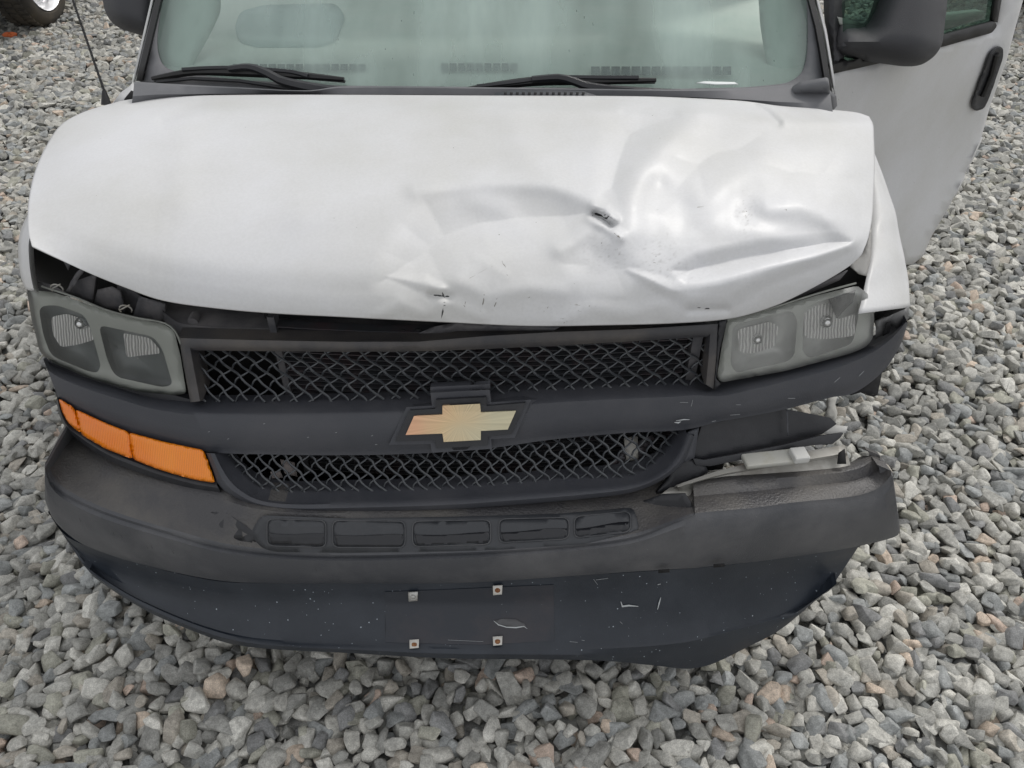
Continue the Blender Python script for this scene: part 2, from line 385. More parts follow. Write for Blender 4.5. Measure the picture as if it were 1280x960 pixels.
def gold():
    m = bpy.data.materials.new('worn_gold_emblem'); m.use_nodes = True; N = m.node_tree.nodes; L = m.node_tree.links
    b = N['Principled BSDF']; b.inputs['Roughness'].default_value = .4; b.inputs['Metallic'].default_value = .35
    tc = N.new('ShaderNodeTexCoord'); ns = N.new('ShaderNodeTexNoise'); ns.inputs['Scale'].default_value = 9; ns.inputs['Detail'].default_value = 2
    L.new(tc.outputs['Object'], ns.inputs['Vector'])
    sx = N.new('ShaderNodeSeparateXYZ'); L.new(tc.outputs['Object'], sx.inputs[0])
    mr = N.new('ShaderNodeMapRange'); mr.inputs[1].default_value = -.11; mr.inputs[2].default_value = .11; L.new(sx.outputs[0], mr.inputs[0])
    ad = N.new('ShaderNodeMath'); ad.operation = 'MULTIPLY_ADD'; ad.inputs[1].default_value = .8; L.new(ns.outputs['Fac'], ad.inputs[0])
    m8 = N.new('ShaderNodeMath'); m8.operation = 'SUBTRACT'; m8.inputs[1].default_value = .4; L.new(mr.outputs[0], m8.inputs[0]); L.new(m8.outputs[0], ad.inputs[2])
    ra = N.new('ShaderNodeValToRGB'); e = ra.color_ramp.elements
    e[0].color = (.74, .42, .24, 1); e[0].position = .0; e[1].color = (.60, .55, .35, 1); e[1].position = .75
    k = e.new(.35); k.color = (.70, .52, .28, 1)
    L.new(ad.outputs[0], ra.inputs[0])
    # brushed rays from the centre
    at = N.new('ShaderNodeMath'); at.operation = 'ARCTAN2'; L.new(sx.outputs[2], at.inputs[0]); L.new(sx.outputs[0], at.inputs[1])
    n2 = N.new('ShaderNodeTexNoise'); n2.noise_dimensions = '1D'; n2.inputs['Scale'].default_value = 14; L.new(at.outputs[0], n2.inputs['W'])
    mu = N.new('ShaderNodeMix'); mu.data_type = 'RGBA'; mu.blend_type = 'MULTIPLY'; mu.inputs[0].default_value = .45
    L.new(ra.outputs[0], mu.inputs[6]); L.new(n2.outputs['Fac'], mu.inputs[7])
    br = N.new('ShaderNodeMix'); br.data_type = 'RGBA'; br.blend_type = 'MULTIPLY'; br.inputs[0].default_value = 1; br.inputs[7].default_value = (1.3, 1.3, 1.42, 1)
    L.new(mu.outputs[2], br.inputs[6]); L.new(br.outputs[2], b.inputs['Base Color'])
    return m
M['gold'] = gold()
def paint():
    """weathered white paint: chalky film, dust specks; 'scuff' attribute carries scratches with a shape of their own"""
    m = bpy.data.materials.new('weathered_white_paint'); m.use_nodes = True; N = m.node_tree.nodes; L = m.node_tree.links
    b = N['Principled BSDF']; b.inputs['Roughness'].default_value = .5; b.inputs['Coat Weight'].default_value = .09; b.inputs['Coat Roughness'].default_value = .22
    tc = N.new('ShaderNodeTexCoord')
    n1 = N.new('ShaderNodeTexNoise'); n1.inputs['Scale'].default_value = 2.6; n1.inputs['Detail'].default_value = 7; n1.inputs['Roughness'].default_value = .6; L.new(tc.outputs['Object'], n1.inputs['Vector'])
    r1 = N.new('ShaderNodeValToRGB'); r1.color_ramp.elements[0].position = .35; r1.color_ramp.elements[1].position = .68
    r1.color_ramp.elements[0].color = (.64, .645, .66, 1); r1.color_ramp.elements[1].color = (.56, .56, .548, 1); L.new(n1.outputs['Fac'], r1.inputs[0])
    # fine grime grain
    n2 = N.new('ShaderNodeTexNoise'); n2.inputs['Scale'].default_value = 170; n2.inputs['Detail'].default_value = 3; L.new(tc.outputs['Object'], n2.inputs['Vector'])
    r2 = N.new('ShaderNodeMapRange'); r2.inputs[1].default_value = .35; r2.inputs[2].default_value = .65; r2.inputs[3].default_value = .955; r2.inputs[4].default_value = 1.0; L.new(n2.outputs['Fac'], r2.inputs[0])
    mu = N.new('ShaderNodeMix'); mu.data_type = 'RGBA'; mu.blend_type = 'MULTIPLY'; mu.inputs[0].default_value = 1
    L.new(r1.outputs[0], mu.inputs[6]); L.new(r2.outputs[0], mu.inputs[7])
    # dark specks
    v = N.new('ShaderNodeTexVoronoi'); v.inputs['Scale'].default_value = 40; L.new(tc.outputs['Object'], v.inputs['Vector'])
    sx = N.new('ShaderNodeSeparateColor'); L.new(v.outputs['Color'], sx.inputs[0])
    pw = N.new('ShaderNodeMath'); pw.operation = 'POWER'; pw.inputs[1].default_value = 3; L.new(sx.outputs[0], pw.inputs[0])
    m2 = N.new('ShaderNodeMath'); m2.operation = 'MULTIPLY'; m2.inputs[1].default_value = .055; L.new(pw.outputs[0], m2.inputs[0])
    lt = N.new('ShaderNodeMath'); lt.operation = 'LESS_THAN'; L.new(v.outputs['Distance'], lt.inputs[0]); L.new(m2.outputs[0], lt.inputs[1])
    mi = N.new('ShaderNodeMix'); mi.data_type = 'RGBA'; mi.inputs[7].default_value = (.16, .15, .13, 1); L.new(mu.outputs[2], mi.inputs[6]); L.new(lt.outputs[0], mi.inputs[0])
    at = N.new('ShaderNodeAttribute'); at.attribute_name = 'scuff'
    ms = N.new('ShaderNodeMix'); ms.data_type = 'RGBA'; ms.inputs[7].default_value = (.11, .10, .085, 1); L.new(mi.outputs[2], ms.inputs[6]); L.new(at.outputs['Fac'], ms.inputs[0])
    L.new(ms.outputs[2], b.inputs['Base Color'])
    n3 = N.new('ShaderNodeTexNoise'); n3.inputs['Scale'].default_value = 420; n3.inputs['Detail'].default_value = 2; L.new(tc.outputs['Object'], n3.inputs['Vector'])
    n4 = N.new('ShaderNodeTexNoise'); n4.inputs['Scale'].default_value = 26; n4.inputs['Detail'].default_value = 3; L.new(tc.outputs['Object'], n4.inputs['Vector'])
    ad = N.new('ShaderNodeMath'); ad.operation = 'MULTIPLY_ADD'; ad.inputs[1].default_value = .6; L.new(n4.outputs['Fac'], ad.inputs[0]); L.new(n3.outputs['Fac'], ad.inputs[2])
    bp = N.new('ShaderNodeBump'); bp.inputs['Strength'].default_value = .07; bp.inputs['Distance'].default_value = .0012
    L.new(ad.outputs[0], bp.inputs['Height']); L.new(bp.outputs[0], b.inputs['Normal'])
    return m
M['paint'] = paint()
def stone_mat(attr=True):
    m = bpy.data.materials.new('gravel_stone' if attr else 'crushed_stone_ground'); m.use_nodes = True; N = m.node_tree.nodes; L = m.node_tree.links
    b = N['Principled BSDF']; b.inputs['Roughness'].default_value = .78; b.inputs['Specular IOR Level'].default_value = .35
    tc = N.new('ShaderNodeTexCoord')
    n1 = N.new('ShaderNodeTexNoise'); n1.inputs['Scale'].default_value = 55; n1.inputs['Detail'].default_value = 7; n1.inputs['Roughness'].default_value = .7; L.new(tc.outputs['Object'], n1.inputs['Vector'])
    r1 = N.new('ShaderNodeMapRange'); r1.inputs[1].default_value = .3; r1.inputs[2].default_value = .7; r1.inputs[3].default_value = .62; r1.inputs[4].default_value = 1.36; L.new(n1.outputs['Fac'], r1.inputs[0])
    mu = N.new('ShaderNodeMix'); mu.data_type = 'RGBA'; mu.blend_type = 'MULTIPLY'; mu.inputs[0].default_value = 1; L.new(r1.outputs[0], mu.inputs[7])
    if attr:
        at = N.new('ShaderNodeAttribute'); at.attribute_name = 'tone'; L.new(at.outputs['Color'], mu.inputs[6])
        h = n1.outputs['Fac']; dist = .004
    else:
        v = N.new('ShaderNodeTexVoronoi'); v.inputs['Scale'].default_value = 24; L.new(tc.outputs['Object'], v.inputs['Vector'])
        sx = N.new('ShaderNodeSeparateColor'); L.new(v.outputs['Color'], sx.inputs[0])
        ra = N.new('ShaderNodeValToRGB'); e = ra.color_ramp.elements; e[0].color = (.25, .25, .24, 1); e[1].color = (.40, .36, .32, 1); k = e.new(.9); k.color = (.40, .40, .38, 1)
        L.new(sx.outputs[0], ra.inputs[0]); L.new(ra.outputs[0], mu.inputs[6])
        h = v.outputs['Distance']; dist = -.03
    L.new(mu.outputs[2], b.inputs['Base Color'])
    # pale and dark grains
    n2 = N.new('ShaderNodeTexNoise'); n2.inputs['Scale'].default_value = 330; n2.inputs['Detail'].default_value = 3; L.new(tc.outputs['Object'], n2.inputs['Vector'])
    r2 = N.new('ShaderNodeMapRange'); r2.inputs[1].default_value = .3; r2.inputs[2].default_value = .7; r2.inputs[3].default_value = .78; r2.inputs[4].default_value = 1.22; L.new(n2.outputs['Fac'], r2.inputs[0])
    m3 = N.new('ShaderNodeMix'); m3.data_type = 'RGBA'; m3.blend_type = 'MULTIPLY'; m3.inputs[0].default_value = 1; L.new(mu.outputs[2], m3.inputs[6]); L.new(r2.outputs[0], m3.inputs[7]); L.new(m3.outputs[2], b.inputs['Base Color'])
    bp = N.new('ShaderNodeBump'); bp.inputs['Strength'].default_value = .7; bp.inputs['Distance'].default_value = dist
    L.new(h, bp.inputs['Height']); L.new(bp.outputs[0], b.inputs['Normal'])
    return m
M['stone'] = stone_mat(); M['ground'] = stone_mat(False)

# ------------------------------------------------------------------ ground sheet
g = MB(); xs = [-200, -40, -8, -3, 0, 3, 8, 40, 200]; ys = [-200, -30, -4, 0, 2, 5, 9, 40, 200]
g.grid([[(x, y, -.034) for x in xs] for y in ys]); gr = g.build('ground', M['ground'], smooth=False); tag(gr, kind='structure')

# ------------------------------------------------------------------ gravel
def stone_proto(k, bev):
    r = np.random.default_rng(k*7+3); bm = bmesh.new()
    p = r.normal(size=(15, 3)); p /= np.linalg.norm(p, axis=1, keepdims=True)
    p = np.sign(p)*np.abs(p)**.72; p *= r.uniform(.86, 1.08, (15, 1))
    for q in p: bm.verts.new(q)
    bmesh.ops.convex_hull(bm, input=bm.verts[:])
    loose = [v for v in bm.verts if not v.link_faces]
    if loose: bmesh.ops.delete(bm, geom=loose, context='VERTS')
    bmesh.ops.dissolve_limit(bm, angle_limit=R(16), verts=bm.verts[:], edges=bm.edges[:])
    if bev: bmesh.ops.bevel(bm, geom=bm.edges[:], offset=.075, segments=1, affect='EDGES', profile=.5)
    bmesh.ops.triangulate(bm, faces=bm.faces[:]); bmesh.ops.recalc_face_normals(bm, faces=bm.faces)
    v = np.array([x.co[:] for x in bm.verts]); bm.verts.index_update(); f = np.array([[q.index for q in t.verts] for t in bm.faces]); bm.free(); return v, f
PROTO = {b: [stone_proto(k, b) for k in range(48 if b else 30)] for b in (True, False)}
TONES = np.array([(.31, .312, .30), (.40, .40, .38), (.50, .497, .47), (.31, .325, .33), (.50, .495, .465), (.235, .24, .245), (.40, .375, .335), (.50, .405, .345), (.54, .455, .38), (.36, .36, .315)])
TW = np.array([18, 21, 18, 15, 12, 9, 8, 2.2, 2.0, 8], float); TW /= TW.sum()
def stones(P, size, bev):
    """P (n,3) centres -> verts, faces, tones of chipped angular stones"""
    n = len(P); pr = PROTO[bev]; pick = rng.integers(0, len(pr), n)
    ax = np.stack([rng.uniform(.95, 1.62, n), rng.uniform(.75, 1.05, n), rng.uniform(.5, .82, n)], 1)*size[:, None]*1.03
    tone = TONES[rng.choice(len(TONES), n, p=TW)]*rng.uniform(.92, 1.32, (n, 1))*np.array([.90, .89, .865])
    yaw = rng.uniform(0, 2*np.pi, n); ti = rng.normal(0, .3, n); ro = rng.normal(0, .4, n)
    def rot(a, i, j):
        A = np.zeros((n, 3, 3)); A[:, range(3), range(3)] = 1
        A[:, i, i] = np.cos(a); A[:, j, j] = np.cos(a); A[:, i, j] = -np.sin(a); A[:, j, i] = np.sin(a); return A
    Rm = rot(yaw, 0, 1) @ rot(ti, 0, 2) @ rot(ro, 1, 2)
    vs, fs, ts = [], [], []; b0 = 0
    for k, (V0, F0) in enumerate(pr):
        ix = np.where(pick == k)[0]; m = len(ix)
        if not m: continue
        v = V0[None]*ax[ix][:, None, :]; v = np.einsum('mij,mvj->mvi', Rm[ix], v)+P[ix][:, None, :]
        vs.append(v.reshape(-1, 3)); fs.append((F0[None]+(np.arange(m)*len(V0))[:, None, None]).reshape(-1, 3)+b0); ts.append(np.repeat(tone[ix], len(V0), 0)); b0 += m*len(V0)
    return np.concatenate(vs), np.concatenate(fs), np.concatenate(ts)
def lattice(sp):
    pts = []
    Y = .2; r = 0
    while Y < 9.6:
        hw = 1.2+Y*.95
        xs = np.arange(-hw+(sp/2 if r % 2 else 0), hw, sp); pts.append(np.stack([xs, np.full_like(xs, Y)], 1)); Y += sp*.866; r += 1
    A = np.concatenate(pts); A += rng.normal(0, sp*.2, A.shape)
    d = A[:, 1]*C_+H*S_; px = 640+FOC*A[:, 0]/d; py = 480-FOC*(A[:, 1]*S_-H*C_)/d
    keep = (px > -420) & (px < 1700) & (py > -70) & (py < 1250)
    under = (np.abs(A[:, 0]-XC) < .68) & (A[:, 1] > 1.45)
    under |= (np.abs(A[:, 0]-XC) < .98) & (A[:, 1] > 2.9)
    return A[keep & ~under]
A = lattice(.0385); n = len(A)
sz = rng.lognormal(0, .17, n)*.0245; sz = np.clip(sz, .016, .038)
# loose heaps: a gently uneven surface
und = np.array([noise.noise(Vector((x*1.7, y*1.7, 0)))*.014 for x, y in A])
z = und+rng.normal(0, .0065, n)+(sz-.0245)*.35
P = np.column_stack([A, z])
near = A[:, 1] < 3.0
parts = [stones(P[near], sz[near], True), stones(P[~near], sz[~near]*1.02, False)]
B = lattice(.044); B = B[B[:, 1] < 3.2]; nb = len(B)
parts.append(stones(np.column_stack([B, rng.normal(-.021, .004, nb)]), np.full(nb, .023), False))
vs = []; fs = []; ts = []; b0 = 0
for v, f, t in parts: vs.append(v); fs.append(f+b0); ts.append(t); b0 += len(v)
vs = np.concatenate(vs); fs = np.concatenate(fs); ts = np.concatenate(ts)
print('stones', n, nb, 'tris', len(fs))
me = bpy.data.meshes.new('gravel'); me.vertices.add(len(vs)); me.vertices.foreach_set('co', vs.ravel())
me.loops.add(len(fs)*3); me.loops.foreach_set('vertex_index', fs.ravel().astype(np.int32))
me.polygons.add(len(fs)); me.polygons.foreach_set('loop_start', np.arange(0, len(fs)*3, 3, dtype=np.int32))
me.polygons.foreach_set('use_smooth', np.ones(len(fs), bool)); me.update()
at = me.color_attributes.new('tone', 'FLOAT_COLOR', 'POINT'); at.data.foreach_set('color', np.column_stack([ts, np.ones(len(ts))]).ravel())
me.set_sharp_from_angle(angle=R(30))
me.materials.append(M['stone']); gv = bpy.data.objects.new('gravel', me); C.objects.link(gv)
tag(gv, 'loose grey crushed stone gravel with scattered pinkish stones', 'gravel', kind='stuff')

# ================================================================== VAN
VAN = empty('van', (XC, 3.6, 0))
tag(VAN, 'white van with crumpled hood, broken front bumper and one front door standing open', 'van')
VO = VAN.location.copy()
def vb(mb, name, m, parent=None, **k):
    """build a part whose mesh is in yard coordinates, with its origin kept at the van's"""
    o = mb.build(name, m, None, **k)
    o.parent = parent if parent is not None else VAN
    # cancel every parent's offset
    tot = Vector((0, 0, 0)); p = o.parent
    while p is not None: tot += p.location; p = p.parent
    o.location = -tot
    return o
def recenter(o):
    """move mesh origin to its centre, keeping place"""
    c = sum((v.co for v in o.data.vertices), Vector())/len(o.data.vertices)
    o.data.transform(Matrix.Translation(-c)); o.location = o.location+c
    return o
# ------------------------------------------------------------------ hood
LIP = [(40, 308), (67, 321), (111, 341), (151, 357), (202, 375), (269, 385), (336, 391), (430, 396), (549, 402), (660, 407), (760, 406), (855, 403), (917, 397), (968, 382), (1001, 367), (1038, 347), (1063, 331), (1077, 318)]
REAR = [(150, 127), (170, 124), (250, 120), (400, 119), (600, 120), (800, 121), (880, 124), (930, 127), (975, 133), (1030, 137), (1070, 141), (1086, 146)]
LEFT = [(40, 308), (36, 292), (35, 270), (37, 246), (44, 215), (57, 185), (76, 157), (104, 141), (150, 127)]
RIGHT = [(1077, 318), (1085, 297), (1090, 270), (1092, 235), (1093, 200), (1092, 172), (1091, 156), (1086, 146)]
def lipS(x, z): return 1.245+K(x)+.11*max(0, (x-.1)/.8)**2
NU, NV = 480, 200
def seg(x, y, pts):  # distance + param sign to open polyline
    return pdist(x, y, pts, False)
def ridge(x, y, pts, a, w_):
    xs = [p[0] for p in pts]; ys = [p[1] for p in pts]; m = 3*w_
    m = 3*w_
    if x < min(xs)-m or x > max(xs)+m or y < min(ys)-m or y > max(ys)+m: return 0
    d = seg(x, y, pts); return a*math.exp(-(d/w_)**2) if d < m else 0
BOWL = [(478, 352), (488, 318), (507, 285), (535, 258), (590, 246), (650, 243), (705, 248), (742, 266), (712, 292), (665, 300), (610, 312), (575, 330), (553, 350), (520, 356)]
BOWL2 = [(842, 338), (870, 322), (930, 308), (1000, 300), (1045, 296), (1062, 303), (1010, 318), (940, 332), (890, 345), (858, 350)]
BOWL3 = [(766, 150), (800, 141), (845, 146), (826, 165), (800, 190), (784, 222), (772, 250), (752, 244), (756, 200)]
BOWL4 = [(838, 195), (870, 175), (900, 165), (950, 170), (940, 200), (905, 215), (880, 240), (850, 232)]
BOWL5 = [(955, 205), (1000, 190), (1045, 195), (1060, 225), (1020, 245), (975, 235)]
BOWL6 = [(705, 330), (735, 300), (775, 310), (800, 335), (780, 362), (730, 362)]
RAISE = [(785, 338), (840, 352), (900, 343), (960, 322), (1066, 303), (1062, 310), (1020, 331), (960, 352), (928, 374), (910, 382), (862, 384), (830, 370)]
RAISE2 = [(484, 346), (532, 344), (560, 360), (549, 368), (520, 361)]
def bowl(x, y, P_, a, soft):
    xs = [p[0] for p in P_]; ys = [p[1] for p in P_]
    if x < min(xs)-soft or x > max(xs)+soft or y < min(ys)-soft or y > max(ys)+soft: return 0
    d = pdist(x, y, P_); d = d if inpoly(x, y, P_) else -d
    t = max(0, min(1, (d+soft*.4)/(soft*1.4))); return a*t*t*(3-2*t)
def dents(x, y):
    h = 0
    h += bowl(x, y, BOWL, -.026, 50)
    h += ridge(x, y, [(590, 250), (625, 262), (655, 290), (690, 297)], .003, 16)
    h += bowl(x, y, BOWL2, -.016, 20)
    h += ridge(x, y, [(835, 392), (870, 372), (905, 350), (960, 330), (1020, 315), (1064, 307)], .0025, 12)
    h += bowl(x, y, RAISE, .009, 15)+bowl(x, y, RAISE2, .005, 9)
    h += bowl(x, y, BOWL3, -.015, 46)
    h += ridge(x, y, [(868, 148), (830, 178), (800, 215), (786, 250), (782, 288), (772, 296)], .010, 23)
    h += bowl(x, y, BOWL4, -.010, 40)
    h += bowl(x, y, BOWL5, -.009, 40)
    h += bowl(x, y, BOWL6, -.006, 26)
    h += ridge(x, y, [(742, 258), (757, 262), (768, 275)], .010, 5)
    h += ridge(x, y, [(738, 274), (757, 283), (776, 297)], .006, 6)
    h += ridge(x, y, [(744, 269), (764, 281)], -.012, 5)
    h += ridge(x, y, [(700, 312), (735, 284), (760, 272)], .006, 12)
    h += ridge(x, y, [(960, 262), (1000, 258), (1030, 268), (1052, 287), (1066, 300)], .005, 13)
    h += ridge(x, y, [(935, 268), (985, 285), (1025, 292)], -.004, 14)
    h += ridge(x, y, [(825, 235), (850, 250), (858, 275)], -.005, 20)
    h += ridge(x, y, [(862, 388), (908, 387)], -.005, 5)
    h += ridge(x, y, [(538, 369), (562, 371)], -.006, 5)
    h += ridge(x, y, [(552, 362), (552, 398)], .003, 6)
    h += ridge(x, y, [(575, 355), (610, 372), (660, 362), (700, 366)], .004, 12)
    h += ridge(x, y, [(592, 320), (632, 345)], .0008, 6)
    h += ridge(x, y, [(380, 262), (460, 246), (530, 238)], .005, 30)
    h += ridge(x, y, [(260, 140), (420, 140), (600, 138), (780, 139), (880, 143), (965, 153), (1085, 154)], .0028, 7)
    h += ridge(x, y, [(780, 139), (812, 137), (842, 140)], -.0025, 5)
    h += ridge(x, y, [(944, 131), (958, 141), (972, 154)], -.007, 6)
    h += ridge(x, y, [(950, 128), (968, 139), (980, 150)], .004, 7)
    h += ridge(x, y, [(252, 127), (230, 138), (204, 151)], -.004, 8)
    if x > 640:
        q = min(1, (x-640)/150); h += q*.0022*noise.noise(Vector((x/60, y/34, 3)))+q*.0006*noise.noise(Vector((x/24, y/18, 8)))
    h += ridge(x, y, [(228, 170), (224, 215), (226, 250)], .0035, 22)+ridge(x, y, [(80, 180), (150, 160), (240, 150)], .003, 20)
    h += ridge(x, y, [(640, 150), (660, 200), (700, 235), (735, 258)], .004, 24)+ridge(x, y, [(520, 238), (600, 228), (690, 232), (740, 250)], .005, 12)
    h += ridge(x, y, [(470, 398), (500, 380), (530, 392), (560, 378), (600, 395)], .003, 9)+ridge(x, y, [(700, 404), (740, 385), (790, 392), (830, 380)], .003, 10)
    h += .0022*noise.noise(Vector((x/120, y/60, 1)))
    return h
GV = [0, .04, .10, .193, .35, .5, .7, .86, .915, .945, .97, 1]; GG = [0, .09, .205, .355, .52, .655, .835, .955, .987, .995, .998, 1]
GVm = cr([(a, b) for a, b in zip(GV, GG)], 400); gx = [p[0] for p in GVm]; gy = [p[1] for p in GVm]
cb = cr(LIP, NU); ct = cr(REAR, NU); cl = cr(LEFT, NV); crr = cr(RIGHT, NV)
lipZ = [bS(p[0], p[1], lipS).z for p in cr(LIP, 60)]
lz = np.interp(np.linspace(0, 1, NU), np.linspace(0, 1, 60), lipZ)
hv = []; scuff = []; hoodpx = []
def blot(x, y, cx, cy, rx, ry, dens_):
    q = math.exp(-((x-cx)/rx)**2-((y-cy)/ry)**2)
    n_ = noise.noise(Vector((x*.22, y*.3, 5)))+.5*noise.noise(Vector((x*.6, y*.6, 2)))
    return q*max(0, n_-.15)*dens_
SCR = [([(553, 366), (556, 375), (552, 398)], 1.6, .8), ([(607, 368), (600, 390)], 1.4, .6), ([(622, 372), (616, 388)], 1.2, .5), ([(627, 322), (637, 350)], 1.4, .35), ([(965, 252), (1010, 249)], 1.3, .35), ([(1040, 246), (1090, 240)], 1.2, .35), ([(928, 238), (934, 285)], 1.2, .2), ([(1064, 307), (1052, 314)], 3.5, .45), ([(862, 384), (885, 386), (908, 382)], 1.2, .75), ([(538, 368), (562, 371)], 1.5, .8), ([(793, 138), (815, 136), (838, 139)], 1.2, .7), ([(958, 146), (972, 156)], 1.5, .7), ([(820, 262), (880, 258)], 1.1, .2), ([(740, 262), (742, 271)], 1.6, .9), ([(752, 267), (766, 277)], 2.0, 1.0), ([(765, 288), (776, 298)], 1.2, .55), ([(640, 362), (700, 362), (710, 368)], 1.2, .25), ([(580, 352), (620, 330)], 1.0, .12), ([(712, 380), (745, 383)], 1.1, .3), ([(580, 388), (582, 372)], 1.2, .4)]
for i in range(NV):
    v = i/(NV-1); gvv = float(np.interp(v, gx, gy)); row = []
    for j in range(NU):
        u = j/(NU-1)
        P2 = (1-v)*cb[j]+v*ct[j]+(1-u)*cl[i]+u*crr[i]-((1-u)*(1-v)*cb[0]+u*(1-v)*cb[-1]+(1-u)*v*ct[0]+u*v*ct[-1])
        x, y = float(P2[0]), float(P2[1]); t = 2*u-1
        zr = 1.172-.03*t*t-.022*abs(t)**8
        Z = lz[j]+(zr-lz[j])*gvv + .03*(math.sin(math.pi*v)**.8)*(1-abs(t)**4)*(t*t*1.0+.0) + .022*math.sin(math.pi*v)*(1-abs(t)**12)
        ev = min(1, v/.03)*min(1, (1-v)/.02)
        Z += .78*dents(x, y)*min(1, .35+ev)
        row.append(bZ(x, y, Z)); s_ = 0; hoodpx.append((x, y))
        for pts, w_, a in ():
            if abs(x-pts[0][0]) < 90:
                d = seg(x, y, pts)
                if d < 3*w_: s_ = max(s_, a*math.exp(-(d/w_)**2)*(.6+.6*noise.noise(Vector((x*.3, y*.3, 0)))))
        s_ += blot(x, y, 758, 318, 34, 24, .5)+blot(x, y, 825, 320, 22, 30, .5)+blot(x, y, 932, 270, 12, 22, .8)+blot(x, y, 845, 345, 50, 25, .25)+blot(x, y, 690, 385, 60, 12, .2)
        scuff.append(max(0, min(1, s_)))
    hv.append(row)
hm = MB().grid(hv)
hood = vb(hm, 'hood', M['paint'], auto=0, solid=.0025, soff=0)
at = hood.data.attributes.new('scuff', 'FLOAT', 'POINT'); at.data.foreach_set('value', scuff)
hood['label'] = 'dented white hood creased and pushed in on the right'
# folded lip under the front edge of the hood, torn slit
lr = [hv[0][j] for j in range(0, NU, 6)]
lipm = MB().grid([[p for p in lr], [p+Vector((0, .006, -.006)) for p in lr], [p+Vector((0, .035, -.004)) for p in lr]])
vb(lipm, 'hood_lip_flange', M['dusty'])

# ------------------------------------------------------------------ front fascia: bars and frames
def rowS(px, o=0.0, fn=S0): return [bS(x, y, off(fn, o)) for x, y in px]
def sh(row, dy, dz=0, dx=0): return [Vector(p)+Vector((dx, dy, dz)) for p in row]
MT = [(54, 449), (67, 458), (101, 471), (144, 484), (185, 496), (237, 502), (300, 503), (336, 503), (425, 501), (536, 498), (627, 491), (710, 486), (855, 481), (893, 485), (930, 477), (984, 464), (1052, 445), (1085, 434), (1112, 419), (1132, 402)]
MBt = [(73, 497), (84, 505), (104, 516), (134, 530), (170, 542), (215, 554), (262, 565), (336, 568), (425, 569), (520, 567), (613, 560), (694, 549), (785, 541), (857, 537), (900, 527), (945, 519), (984, 511), (1038, 497), (1068, 491), (1105, 463), (1125, 432), (1135, 404)]
n = 220
mt = cr(MT, n); mbm = cr(MBt, n)
def mixrow(a, b, t): return [(p[0]*(1-t)+q[0]*t, p[1]*(1-t)+q[1]*t) for p, q in zip(a, b)]
rows = [sh(rowS(mixrow(mt, mbm, 0), .030), .03, -.005), rowS(mixrow(mt, mbm, 0), .030), rowS(mixrow(mt, mbm, .04), .022), rowS(mixrow(mt, mbm, .20), -.008), rowS(mixrow(mt, mbm, .27), -.015), rowS(mixrow(mt, mbm, .6), -.012), rowS(mixrow(mt, mbm, .86), -.006), rowS(mixrow(mt, mbm, .9), .0), rowS(mixrow(mt, mbm, 1), .004), sh(rowS(mixrow(mt, mbm, 1), .004), .04, .005)]
m_ = MB().grid(rows)
vb(m_, 'fascia_bar', M['plastic'], auto=50)
# ring around upper grille opening
UI = [(253, 501), (248, 474), (241, 438), (330, 439), (430, 440), (539, 439), (613, 436), (694, 432), (790, 427), (885, 421), (883, 448), (880, 479)]
UO = [(238, 503), (230, 462), (223, 420), (330, 423), (430, 425), (520, 425), (610, 417), (694, 412), (790, 409), (899, 402), (897, 445), (893, 487)]
def ring(I, O, n, depth, crest=-.012, spl=False):
    a = lin(I, n) if not spl else cr(I, n); b = lin(O, n) if not spl else cr(O, n)
    # keep corners paired: sample both by index
    a = []; b = []
    for k in range(len(I)-1):
        for q in range(10):
            t = q/10; a.append((I[k][0]*(1-t)+I[k+1][0]*t, I[k][1]*(1-t)+I[k+1][1]*t)); b.append((O[k][0]*(1-t)+O[k+1][0]*t, O[k][1]*(1-t)+O[k+1][1]*t))
    a.append(I[-1]); b.append(O[-1])
    return [sh(rowS(a, .0), depth), rowS(a, .0), rowS(mixrow(a, b, .2), crest*.8), rowS(mixrow(a, b, .5), crest), rowS(mixrow(a, b, .85), crest*.6), rowS(b, .008), sh(rowS(b, .008), .03)]
vb(MB().grid(ring(UI, UO, 120, .06)), 'upper_grille_frame', mat('brown_dusty_plastic', (.045, .045, .05), .42, bump=.3, bscale=300, dirt=(.10, .09, .083), dscale=6, dlo=.4, dhi=.65), auto=50)
LI = [(272, 567), (280, 583), (290, 597), (307, 613), (327, 623), (360, 627), (425, 626), (559, 622), (660, 615), (727, 610), (795, 602), (824, 590), (840, 575), (850, 560), (858, 541)]
LO = [(257, 566), (265, 586), (273, 606), (290, 620), (318, 634), (360, 641), (425, 641), (559, 637), (660, 630), (727, 624), (784, 617), (815, 607), (840, 592), (855, 577), (868, 545)]
def smoothpair(I, O, n): 
    return [tuple(p) for p in cr(I, n)], [tuple(p) for p in cr(O, n)]
li, lo_ = smoothpair(LI, LO, 90)
vb(MB().grid([sh(rowS(li, 0), .06), rowS(li, 0), rowS(mixrow(li, lo_, .25), -.014), rowS(mixrow(li, lo_, .6), -.02), rowS(mixrow(li, lo_, .9), -.012), rowS(lo_, .0), sh(rowS(lo_, 0), .05, -.01)]), 'lower_grille_frame', M['plastic'], auto=50)
# strip below the turn signal
TSb = [(73, 498), (78, 516), (86, 532), (103, 545), (134, 564), (166, 577), (202, 590), (240, 600), (271, 606)]
TSo = [(70, 500), (76, 524), (88, 541), (103, 554), (134, 574), (166, 588), (202, 600), (240, 611), (276, 616)]
a, b = smoothpair(TSb, TSo, 50)
vb(MB().grid([sh(rowS(a, .006), .03, .003), rowS(a, -.004), rowS(mixrow(a, b, .4), -.008), rowS(b, .004), sh(rowS(b, .004), .06)]), 'fascia_lower_edge', M['black'])
